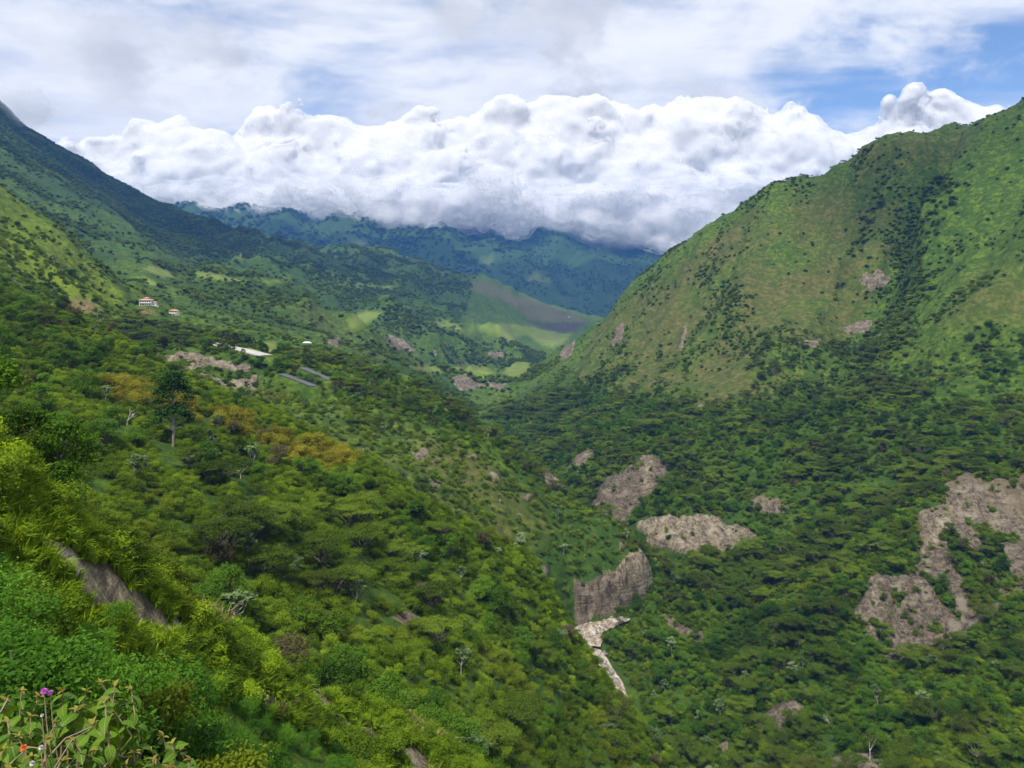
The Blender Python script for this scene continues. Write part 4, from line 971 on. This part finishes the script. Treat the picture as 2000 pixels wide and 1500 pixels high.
def villa():
    e = root('house', 286, 597, 585, .18, label='white two-storey house with faded red hipped roof on the left hillside', category='house')
    box('wall', -5.5, 5.5, -4, 4, -1, 5.6, M['white'], e)
    rf = hip('roof', -6.6, 6.6, -5, 5, 5.6, 1.7, M['redtile'], e, .3)
    box('roof_lantern', -1.8, 1.8, -1.3, 1.3, 6.7, 8.0, M['white'], e); hip('lantern_roof', -2.5, 2.5, -2, 2, 8.0, .9, M['redtile'], e, .2)
    for z in (.7, 3.4):
        for x in (-4.2, -2.1, 0, 2.1, 4.2): window(x, -4, z, 1.25, 1.5, e)
    box('annex_wall', 5.53, 9.5, -2.5, 3.4, -1, 3.4, M['white'], e); hip('annex_roof', 5.1, 10.2, -3.1, 4.0, 3.4, 1.0, M['redtile'], e, .4); window(7.5, -2.5, .8, 1.6, 1.4, e)
    box('balcony', -5.6, 5.4, -5.3, -4.02, 2.75, 2.95, M['white'], e)
    for x in (-5.4, -2.7, 0, 2.7, 5.2): box('post', x-.1, x+.1, -5.2, -5.0, -.6, 2.74, M['white'], e)
    box('retaining_wall', -8.5, 13, -7.2, -6.6, -3.4, .25, M['wallstone'], e)
villa()
def cottage():
    e = root('house', 341, 616, 612, -.1, label='smaller white house with bright orange tiled roof below the villa', category='house')
    box('wall', -3.6, 3.6, -3, 3, -1.5, 4.9, M['white'], e); hip('roof', -4.5, 4.5, -3.9, 3.9, 4.9, 1.5, M['tile'], e, .45)
    for x in (-2.3, 0, 2.3): window(x, -3, 3.0, 1.3, 1.3, e)
    for x in (-2.3, .2): window(x, -3, .3, 1.2, 1.6, e)
    box('balcony', -3.7, 3.7, -4.1, -3.02, 2.2, 2.38, M['white'], e)
    for x in (-3.5, 0, 3.5): box('post', x-.12, x+.12, -4.0, -3.8, -1, 2.19, M['white'], e)
    box('annex_wall', -6.8, -3.63, -2.2, 2.2, -1.5, 2.8, M['white'], e); hip('annex_roof', -7.4, -3.5, -2.8, 2.8, 2.8, 1.0, M['tile'], e, .3); window(-5.2, -2.2, .4, 1.2, 1.3, e)
cottage()
def shed(px, py, Y, w, rz, label, roof='white'):
    e = root('farmhouse', px, py, Y, rz, label=label, category='house')
    box('wall', -w/2, w/2, -w*.3, w*.3, -1.5, w*.33, M['white'], e); hip('roof', -w*.56, w*.56, -w*.37, w*.37, w*.33, w*.16, M[roof], e, .6)
    for x in (-w*.25, w*.25): window(x, -w*.3, .7, w*.12, w*.14, e)
shed(862, 610, 2080, 14, .2, 'pale farmhouse among the hills behind the dome-shaped hill')
shed(600, 674, 640, 8, -.3, 'low white building in the trees right of the pale road')
shed(1109, 622, 2650, 15, .1, 'white farmhouse on the brown ploughed slope')
shed(520, 590, 1150, 9, .3, 'small white house on the green hills behind the terrace', 'redtile')
# ------------------------------------------------------------------ single trees that stand out
M['talltree'] = foliage_mat('dark_glossy_foliage', ((.016, .045, .009), (.026, .068, .011), (.055, .115, .016)), .25)
M['midbark'] = plain_mat('grey_bark', (.16, .14, .11), (.28, .25, .21), 3, .85, (1, 1, .3), .3)
def single(name, px, py, y0, y1, label, crown, trunk, mt, mc, s=1.0, rz=0):
    h = hit(px, py, y0, y1)
    e = link(name, None, label=label, category='tree'); e.location = h; e.scale = (s, s, s); e.rotation_euler = (0, 0, rz)
    if crown is not None: link('crown', mesh_from('crown', crown[0], crown[1], mc, False), e)
    link('trunk', mesh_from('trunk', trunk[0], trunk[1], mt), e); CLEAR.append((h.x, h.y, 2.5)); CLEAR.append((h.x*.97, h.y*.97, 4)); CLEAR.append((h.x*.94, h.y*.94, 4)); return e
def special_trees():
    r = np.random.default_rng(77)
    lob = [(0,0,15,2.0,1.3),(-1.6,.4,13.6,1.7,1.2),(1.5,-.3,13.8,1.7,1.1),(-2.7,0,11.6,1.6,1.1),(.2,.9,12.2,2.0,1.2),(2.3,.3,12,1.5,1.),(-3.2,-.4,9.4,1.3,1.),(2.9,.5,10,1.3,.9),(-1.2,-.6,10.6,1.5,1.),(-2.6,.6,6.9,1.4,1.),(-.9,-.8,7.6,1.6,1.),(1.6,-.5,7.5,1.6,1.),(3.1,.2,6.3,1.3,1.1),(-3.2,.2,5.2,1.2,.9),(.6,.8,8.4,1.5,.9),(3.6,.1,5.2,.9,.8)]
    cr = lobes_leaves([(a, b, c, d*1.25, e*1.25) for a, b, c, d, e in lob], 7000, .5, r, .7, .55, .35); p0 = np.array([0, 0, -.6])
    tr = join([tube([(0,0,-.8),(.1,0,4),(0,.1,8),(0,0,14)], [.30,.26,.2,.08], 7)] + [tube([(0,0,max(3.5,l[2]-2.2)), (l[0]*.5,l[1]*.5,l[2]-.9), l[:3]], [.12,.08,.03], 5) for l in lob[1:]])
    single('tall_tree', 338, 872, 120, 260, 'tall dark tree with bare lower trunk standing above the ochre shrubs', cr, tr, M['midbark'], M['talltree'], 1.12, .3)
    b, tips = branch_tree(31, 6.5, 4, .5, .17, .26)
    single('bare_tree', 248, 832, 120, 280, 'small leafless pale grey tree left of the tall dark tree', None, b, M['pale_bark'], None, 1.1)
    b, tips = branch_tree(37, 8, 3, .55, .16, .34); tips = np.array(tips)
    cr = lobes_leaves([(t[0], t[1], t[2]+.1, 1.2, .35) for t in tips], 900, .4, r, 1., .5, .3)
    single('white_trunk_tree', 1698, 1482, 200, 300, 'white-trunked tree with thin flat crown near the lower right corner', cr, b, M['pale_bark'], M['umbrella'], 1.15)
    b, tips = branch_tree(43, 6, 4, .5, .12, .28)
    single('bare_tree', 1620, 1420, 200, 320, 'grey leafless tree above the rocks at lower right', None, b, M['pale_bark'], None, 1.1, 1.0)
    b, tips = branch_tree(47, 5.5, 4, .45, .12, .28)
    single('bare_tree', 470, 935, 120, 230, 'thin bare grey tree on the left slope below the ochre band', None, b, M['pale_bark'], None, 1.0, 2.0)
    # domed lime tree on the right bank
    cr, tr = proto_umbrella(91)
    single('domed_tree', 1312, 1418, 240, 330, 'yellow-green domed tree on the lower right bank', cr, tr, M['bark'], M['bright'], 1.15)
special_trees()
# ------------------------------------------------------------------ flowering shrub beside the camera
def leaf_material():
    m, t, out = material('broad_leaf'); uv = t.n('ShaderNodeTexCoord').outputs['Object']; x, y, z = t.sep(uv)[:3]
    rnd = t.n('ShaderNodeObjectInfo').outputs['Random']
    c = t.mix(rnd, (.055, .135, .012), (.12, .22, .016))
    vein = t.m('ABSOLUTE', t.m('SUBTRACT', t.m('FRACT', t.m('MULTIPLY', t.m('SUBTRACT', x, t.m('MULTIPLY', t.m('ABSOLUTE', y), .8)), 62.)), .5))
    c = t.mix(t.rng(vein, .40, .5, 0, .35), c, (.20, .28, .06)); c = t.mix(t.rng(t.m('ABSOLUTE', y), .0022, .0008), c, (.24, .27, .07))
    c = t.mix(t.rng(t.noise(uv, 40, 3), .60, .74, 0, .35), c, (.18, .14, .03))
    bs = t.n('ShaderNodeBsdfPrincipled'); t.put(bs.inputs['Base Color'], c); bs.inputs['Roughness'].default_value = .5; bs.inputs['Specular IOR Level'].default_value = .12
    tl = t.n('ShaderNodeBsdfTranslucent'); t.put(tl.inputs[0], t.mix(1., c, (1.3, 1.2, .4), 'MULTIPLY')); mx = t.n('ShaderNodeMixShader'); mx.inputs[0].default_value = .3
    t.put(mx.inputs[1], bs); t.put(mx.inputs[2], tl); t.put(out.inputs[0], mx); return m
M['leaf'] = leaf_material()
M['youngleaf'] = foliage_mat('young_leaf', ((.16, .12, .03), (.22, .17, .04), (.20, .22, .04)), .35)
M['twig'] = plain_mat('twig', (.20, .13, .07), (.36, .27, .17), 30, .8)
M['drytwig'] = plain_mat('dry_twig', (.20, .15, .09), (.34, .27, .18), 30, .8)
def petal_mat(n, a, b): return plain_mat(n, a, b, 60, .6)
M['pink'] = petal_mat('pink_petals', (.62, .05, .60), (.85, .20, .85)); M['flame'] = petal_mat('orange_petals', (.75, .07, .02), (.85, .20, .03)); M['offwhite'] = petal_mat('white_petals', (.62, .52, .50), (.82, .74, .72))
def leaf_mesh(name, L, W, droop, fold, mat):
    n = 6; V = []; 
    for i in range(n+1):
        t = i/n; w = W*math.sin(math.pi*min(1, t*.92+.08)**.75)*(1-.12*t); a = droop*t; 
        x = L*(math.sin(a)/droop if droop > 1e-3 else t); z = -L*(1-math.cos(a))/droop if droop > 1e-3 else 0
        for q in (-1, -.5, 0, .5, 1): V.append((x, q*w*.5, z + fold*abs(q)*w*.5 - .10*w*(abs(q) == 1)*math.sin(t*9)*.5))
    ix = np.arange((n+1)*5).reshape(n+1, 5); Fq = np.stack([ix[:-1, :-1].ravel(), ix[1:, :-1].ravel(), ix[1:, 1:].ravel(), ix[:-1, 1:].ravel()], 1)
    return mesh_from(name, V, Fq, mat)
def pompon(rad, mat, seed, n=150):
    r = np.random.default_rng(seed); d = r.normal(size=(n, 3)); d /= np.linalg.norm(d, axis=1, keepdims=True); v, f = leaf_quads(d*rad*.72, d, rad*.75, r, 0., .35)
    # petals point outwards
    V = []
    for k in range(n):
        a = np.cross(d[k], (.3, .2, .9)); a /= np.linalg.norm(a); b = np.cross(d[k], a); c = d[k]*rad
        V += [c*.15, c*.6+a*rad*.13, c*r.uniform(.85, 1.1), c*.6-a*rad*.13]
    return mesh_from('flower', np.array(V), np.arange(4*n).reshape(n, 4), mat, False)
def foreground():
    r = np.random.default_rng(8)
    LM = [leaf_mesh('leaf', .105, .060, .9, .25, M['leaf']), leaf_mesh('leaf', .12, .058, 1.4, .18, M['leaf']), leaf_mesh('leaf', .09, .056, .5, .3, M['leaf']), leaf_mesh('leaf', .12, .064, 1.1, .1, M['leaf'])]
    YM = [leaf_mesh('young_leaf', .030, .012, .6, .3, M['youngleaf']), leaf_mesh('young_leaf', .034, .014, 1.1, .3, M['youngleaf'])]
    def bush(name, label, rootp, tips, twigs, flowers):
        e = link(name, None, label=label, category='shrub'); e.location = rootp; rp = Vector(rootp)
        for (px, py, Y, nl) in tips:
            tip = Vector(at(px, py, Y)) - rp
            side = Vector((r.uniform(-.25, .25), r.uniform(-.2, .2), 0)); mid = tip*.55 + side*.5; pre = tip + Vector((r.uniform(-.10, .10), r.uniform(-.08, .08), -.16))
            v, f = tube([(side.x*.1, side.y*.1, 0), mid, pre, tip], [.009, .007, .0045, .0025], 5); link('stem', mesh_from('stem', v, f, M['twig']), e)
            ax = (tip-pre).normalized(); a0 = r.uniform(0, 6.28)
            for k in range(nl):
                t = k/nl; base = pre.lerp(tip, .05+.95*t); an = a0 + k*2.4; el = .15 - .75*(1-t) + r.normal()*.15
                d = Vector((math.cos(an)*math.cos(el), math.sin(an)*math.cos(el), math.sin(el))); yv = Vector((0, 0, 1)).cross(d).normalized(); zv = d.cross(yv)
                mt = Matrix((d, yv, zv)).transposed().to_4x4(); s = r.uniform(.65, 1.08)*(1-.35*t)
                o = link('leaf', LM[r.integers(4)], e); o.matrix_local = Matrix.Translation(base) @ mt @ Matrix.Rotation(r.normal()*.35, 4, 'X') @ Matrix.Scale(s, 4)
            for k in range(5):
                an = r.uniform(0, 6.28); el = r.uniform(.2, 1.1); d = Vector((math.cos(an)*math.cos(el), math.sin(an)*math.cos(el), math.sin(el))); yv = Vector((0, 0, 1)).cross(d).normalized(); zv = d.cross(yv)
                o = link('young_leaf', YM[k % 2], e); o.matrix_local = Matrix.Translation(tip) @ Matrix((d, yv, zv)).transposed().to_4x4() @ Matrix.Scale(r.uniform(.7, 1.2), 4)
        for (a, b) in twigs:
            p, q = Vector(at(*a))-rp, Vector(at(*b))-rp; mid = p.lerp(q, .5) + Vector((0, 0, .03)); v, f = tube([p, mid, q], [.0026, .0022, .0014], 5); link('twig', mesh_from('twig', v, f, M['drytwig']), e)
        for (px, py, Y, rad, mt, lab) in flowers:
            q = Vector(at(px, py, Y))-rp; v, f = tube([q+Vector((.02, .02, -.28)), q+Vector((.01, 0, -.12)), q], [.003, .0025, .002], 4); st = link('flower_stalk', mesh_from('flower_stalk', v, f, M['twig']), e)
            o = link('flower', pompon(rad, M[mt], int(px)), st, label=lab); o.location = q
    T = [(10,1368,3.0,8),(42,1350,2.9,8),(76,1362,2.95,7),(122,1350,2.9,9),(168,1352,3.05,8),(198,1334,3.0,9),(224,1340,2.95,8),(256,1348,3.0,8),(205,1368,2.8,9),(150,1385,2.9,8),(60,1400,2.8,8),(15,1410,2.75,8),(110,1412,2.75,9),(180,1415,2.8,8),(225,1392,2.9,7),
         (35,1440,2.7,8),(90,1445,2.65,8),(145,1448,2.7,8),(5,1465,2.6,8),(60,1480,2.6,8),(120,1486,2.6,8),(175,1470,2.7,7),(20,1505,2.5,8),(90,1515,2.5,8),(160,1510,2.55,8)]
    bush('flowering_shrub', 'broad-leaved shrub with pink and orange flowers in the lower left corner', (-1.75, 2.8, -3.6), T,
         [((75,1500,2.6),(178,1420,2.7)),((105,1502,2.5),(175,1425,2.6)),((20,1492,2.5),(90,1462,2.55)),((0,1392,2.7),(30,1370,2.8)),((130,1500,2.5),(180,1478,2.6))],
         [(86,1350,2.7,.012,'pink','bright pink pompon flower'),(98,1353,2.72,.009,'pink','smaller bright pink pompon flower'),(46,1461,2.4,.011,'flame','orange red flower'),(80,1460,2.4,.008,'offwhite','white round flower'),(63,1491,2.4,.009,'offwhite','white round flower'),(82,1397,2.6,.006,'offwhite','small white bud')])
    T2 = [(318,1440,3.1,9),(336,1452,3.0,8),(290,1458,3.0,8),(352,1468,3.05,8),(262,1470,2.9,8),(300,1482,2.9,8),(372,1486,3.0,7),(245,1496,2.8,8),(330,1500,2.85,8),(270,1510,2.8,8),(380,1512,2.9,7),(210,1500,2.75,8)]
    bush('flowering_shrub', 'smaller broad-leaved shrub with brownish tips at the bottom edge', (-1.35, 3.0, -3.9), T2, [((203,1498,2.6),(245,1480,2.7))], [])
foreground()
# ------------------------------------------------------------------ clouds
def vapour(alpha, size, tr=.45):
    m, nt, mo = material('cloud_vapour')
    df = nt.n('ShaderNodeBsdfDiffuse'); df.inputs[0].default_value = (.88, .88, .89, 1)
    tl = nt.n('ShaderNodeBsdfTranslucent'); tl.inputs[0].default_value = (.88, .88, .89, 1)
    mx = nt.n('ShaderNodeMixShader'); mx.inputs[0].default_value = tr; nt.put(mx.inputs[1], df); nt.put(mx.inputs[2], tl)
    if alpha >= 1: nt.put(mo.inputs[0], mx); return m
    t2 = nt.n('ShaderNodeBsdfTransparent'); m2 = nt.n('ShaderNodeMixShader')
    w = nt.noise(nt.n('ShaderNodeNewGeometry').outputs['Position'], 1/size, 5, .65)      # ragged, patchy vapour
    nt.put(m2.inputs[0], nt.rng(w, .3, .7, alpha*.6, min(1., alpha*1.4), 'LINEAR')); nt.put(m2.inputs[1], t2); nt.put(m2.inputs[2], mx); nt.put(mo.inputs[0], m2)
    return m
def cloud_object(name, build, box, V, shells, size, soft, **props):
    """layers of vapour of growing density around a cloud body"""
    g = bpy.data.node_groups.new(name, 'GeometryNodeTree'); g.interface.new_socket('Geometry', in_out='OUTPUT', socket_type='NodeSocketGeometry')
    t = NT(g, True); out = t.n('NodeGroupOutput'); P = t.n('GeometryNodeInputPosition').outputs[0]
    d = build(t, P)
    X0, X1, Y0, Y1, Z0, Z1 = box
    vc = t.n('GeometryNodeVolumeCube'); t.put(vc.inputs['Density'], t.rng(d, -soft, soft, 0., 1., 'LINEAR')); vc.inputs['Background'].default_value = 0
    vc.inputs['Min'].default_value = (X0, Y0, Z0); vc.inputs['Max'].default_value = (X1, Y1, Z1)
    for k, q in zip('XYZ', (X1-X0, Y1-Y0, Z1-Z0)): vc.inputs['Resolution '+k].default_value = int(q/V)
    jn = t.n('GeometryNodeJoinGeometry')
    for th, al in shells:
        vm = t.n('GeometryNodeVolumeToMesh'); vm.inputs['Threshold'].default_value = th; t.put(vm.inputs[0], vc.outputs[0])
        sm = t.n('GeometryNodeSetMaterial'); sm.inputs['Material'].default_value = vapour(al, size); t.put(sm.inputs[0], vm.outputs[0])
        ss = t.n('GeometryNodeSetShadeSmooth'); t.put(ss.inputs[0], sm.outputs[0]); t.t.links.new(ss.outputs[0], jn.inputs[0])
    t.put(out.inputs[0], jn.outputs[0])
    me = bpy.data.meshes.new('seed'); ob = link(name, me, **props); md = ob.modifiers.new('vapour', 'NODES'); md.node_group = g
    dg = bpy.context.evaluated_depsgraph_get()
    real = bpy.data.meshes.new_from_object(ob.evaluated_get(dg)); ob.modifiers.clear(); ob.data = real; real.name = name
    print(name, len(real.polygons), round(time.time()-T0, 1))
    return ob
def bank(t, P):
    nz = t.n('ShaderNodeTexNoise'); t.put(nz.inputs['Vector'], P); nz.inputs['Scale'].default_value = 1/700; nz.inputs['Detail'].default_value = 2
    Q = t.v('ADD', P, t.v('SCALE', t.v('SUBTRACT', nz.outputs[1], (.5, .5, .5)), scale=420.0))
    v1 = t.vor(Q, 1/620, 'SMOOTH_F1', .35); v2 = t.vor(Q, 1/270, 'SMOOTH_F1', .25); v3 = t.vor(Q, 1/125, 'F1'); v4 = t.vor(P, 1/62, 'F1')
    bil = t.m('ADD', t.m('MULTIPLY', v1, 370.), t.m('ADD', t.m('MULTIPLY', v2, 135.), t.m('ADD', t.m('MULTIPLY', v3, 72.), t.m('MULTIPLY', v4, 34.))))
    bil = t.m('ADD', bil, t.m('MULTIPLY', t.m('SUBTRACT', t.noise(P, 1/220, 4, .6), .5), 150.))
    x, y, z = t.sep(P)[:3]
    f = t.rng(t.m('DIVIDE', x, y), -.65, .65, 0., 1., 'LINEAR')
    prof = [(25,330),(100,300),(250,250),(330,235),(420,262),(520,215),(600,235),(680,250),(800,205),(900,230),(1000,200),(1120,190),(1200,210),(1290,195),(1390,195),(1500,215),(1620,240),(1680,255),(1740,215),(1830,185),(1900,205),(1975,190)]
    pts = [(((px-1000)/1500+.65)/1.3, (600-py)/1500/0.32) for px, py in prof]
    top = t.m('MULTIPLY', t.m('MULTIPLY', t.curve(f, pts), .32), t.m('ADD', 6500., t.m('MULTIPLY', t.m('SUBTRACT', y, 6500.), .25)))
    d = t.m('SUBTRACT', t.m('ADD', t.m('SUBTRACT', top, z), 330.), bil)
    front = t.m('ADD', 6050., t.m('MULTIPLY', t.m('SUBTRACT', z, 500.), .5))
    d = t.m('MINIMUM', d, t.m('SUBTRACT', t.m('ADD', t.m('SUBTRACT', y, front), 120.), bil))
    d = t.m('MINIMUM', d, t.m('MULTIPLY', t.m('SUBTRACT', z, 330.), 1.2))
    return t.m('MINIMUM', d, t.m('SUBTRACT', 7750., y))
cloud_object('cloud_bank', bank, (-4700., 5000., 5990., 7900., 200., 2400.), 28., ((.40, .35), (.50, 1.)), 260., 150., kind='stuff', label='white and grey cumulus bank lying over the far mountains', category='cloud')
def mist(t, P):
    x, y, z = t.sep(P)[:3]
    n = t.noise(t.v('MULTIPLY', P, (1, 1, 1.6)), 1/620, 5, .55); n2 = t.noise(P, 1/170, 3, .6)
    h = t.m('ADD', t.m('MULTIPLY', t.m('SUBTRACT', n, .5), 900.), t.m('MULTIPLY', t.m('SUBTRACT', n2, .5), 240.))
    # lies on the crests, thickening upwards, falling away towards the camera
    px = t.m('DIVIDE', x, y)
    base = t.rng(px, -.40, .2, 640., 455., 'LINEAR')
    d = t.m('ADD', t.m('MULTIPLY', t.m('SUBTRACT', z, base), 1.1), h)
    d = t.m('MINIMUM', d, t.m('ADD', t.m('MULTIPLY', t.m('SUBTRACT', y, 4950.), .6), h))
    d = t.m('MINIMUM', d, t.m('SUBTRACT', t.m('ADD', 760., t.m('MULTIPLY', h, .3)), z))
    return t.m('MINIMUM', d, t.m('MULTIPLY', t.m('SUBTRACT', 5560., y), .5))
cloud_object('mist', mist, (-2600., 1700., 4700., 5700., 330., 860.), 24., ((.30, .18), (.42, .25), (.55, .35), (.7, .5), (.85, .8)), 90., 150., kind='stuff', label='white mist caught on the crests of the far range', category='mist')
def wisp(t, P):
    x, y, z = t.sep(P)[:3]
    n = t.noise(t.v('MULTIPLY', P, (1, 1, 1.3)), 1/150, 5, .6)
    q = t.v('DIVIDE', t.v('SUBTRACT', P, (-1440., 2210., 560.)), (150., 70., 60.))
    return t.m('ADD', t.m('MULTIPLY', t.m('SUBTRACT', 1., t.v('LENGTH', q)), 60.), t.m('MULTIPLY', t.m('SUBTRACT', n, .5), 240.))
w_ = cloud_object('mist', wisp, (-1750., -1050., 2000., 2400., 420., 700.), 9., ((.55, 1.),), 200., 70., kind='stuff', label='grey wisp of mist drifting across the left summit', category='mist')
_m, _t, _o = material('thin_mist'); _v = _t.n('ShaderNodeVolumePrincipled'); _v.inputs['Color'].default_value = (.97, .97, .98, 1); _v.inputs['Density'].default_value = .0035; _t.put(_o.inputs['Volume'], _v)
w_.data.materials.clear(); w_.data.materials.append(_m); w_.data.polygons.foreach_set('material_index', np.zeros(len(w_.data.polygons), np.int32))

# unseen clouds added overhead to cast shadows on the hills
def overhead(cx, cy, cz, rx, ry, rz, sd):
    def f(t, P):
        q = t.v('DIVIDE', t.v('SUBTRACT', P, (cx, cy, cz)), (rx, ry, rz))
        n = t.noise(t.v('ADD', P, (sd*913., sd*377., 0)), 1/500, 5, .6)
        return t.m('ADD', t.m('MULTIPLY', t.m('SUBTRACT', .8, t.v('LENGTH', q)), 400.), t.m('MULTIPLY', t.m('SUBTRACT', n, .5), 900.))
    return f
for sd, (tx, ty, tz, rx, ry, al, lab) in enumerate([(-950, 2350, 250, 620, 380, .30, 'unseen grey cloud added to shade the left summit'), (-250, 4150, 300, 2800, 640, .40, 'unseen broad cloud added to shade the far range'), (560, 900, 250, 260, 200, .25, 'unseen small cloud added to shade the right summit'), (-220, 2350, 20, 1250, 640, .24, 'unseen cloud added to shade the mid valley')]):
    h = 2300.; k = (h - tz)/_s.z; cx, cy_ = tx + _s.x*k, ty + _s.y*k
    cloud_object('cloud', overhead(cx, cy_, h, rx, ry, 220., sd), (cx-rx*1.3, cx+rx*1.3, cy_-ry*1.3, cy_+ry*1.3, h-330., h+330.), 70., ((.5, al),), 400., 200., kind='stuff', label=lab, category='cloud')
plant_all()
print('done', round(time.time()-T0, 1))
# ------------------------------------------------------------------ air
def haze():
    bm = bmesh.new(); bmesh.ops.create_cube(bm, size=1.0); me = bpy.data.meshes.new('haze'); bm.to_mesh(me); bm.free()
    o = link('haze', me, kind='stuff'); x0, x1, y0, y1, z0, z1 = -6200, 6200, -75, 5940, -260, 880
    o.location = ((x0+x1)/2, (y0+y1)/2, (z0+z1)/2); o.scale = (x1-x0, y1-y0, z1-z0)
    m, t, out = material('air'); pv = t.n('ShaderNodeVolumePrincipled'); pv.inputs['Color'].default_value = HAZE_COLOR; pv.inputs['Density'].default_value = HAZE_DENSITY; pv.inputs['Anisotropy'].default_value = 0.0
    t.put(out.inputs['Volume'], pv); me.materials.append(m)
HAZE_COLOR = (.11, .35, 1.0, 1); HAZE_DENSITY = .38/5000
haze()
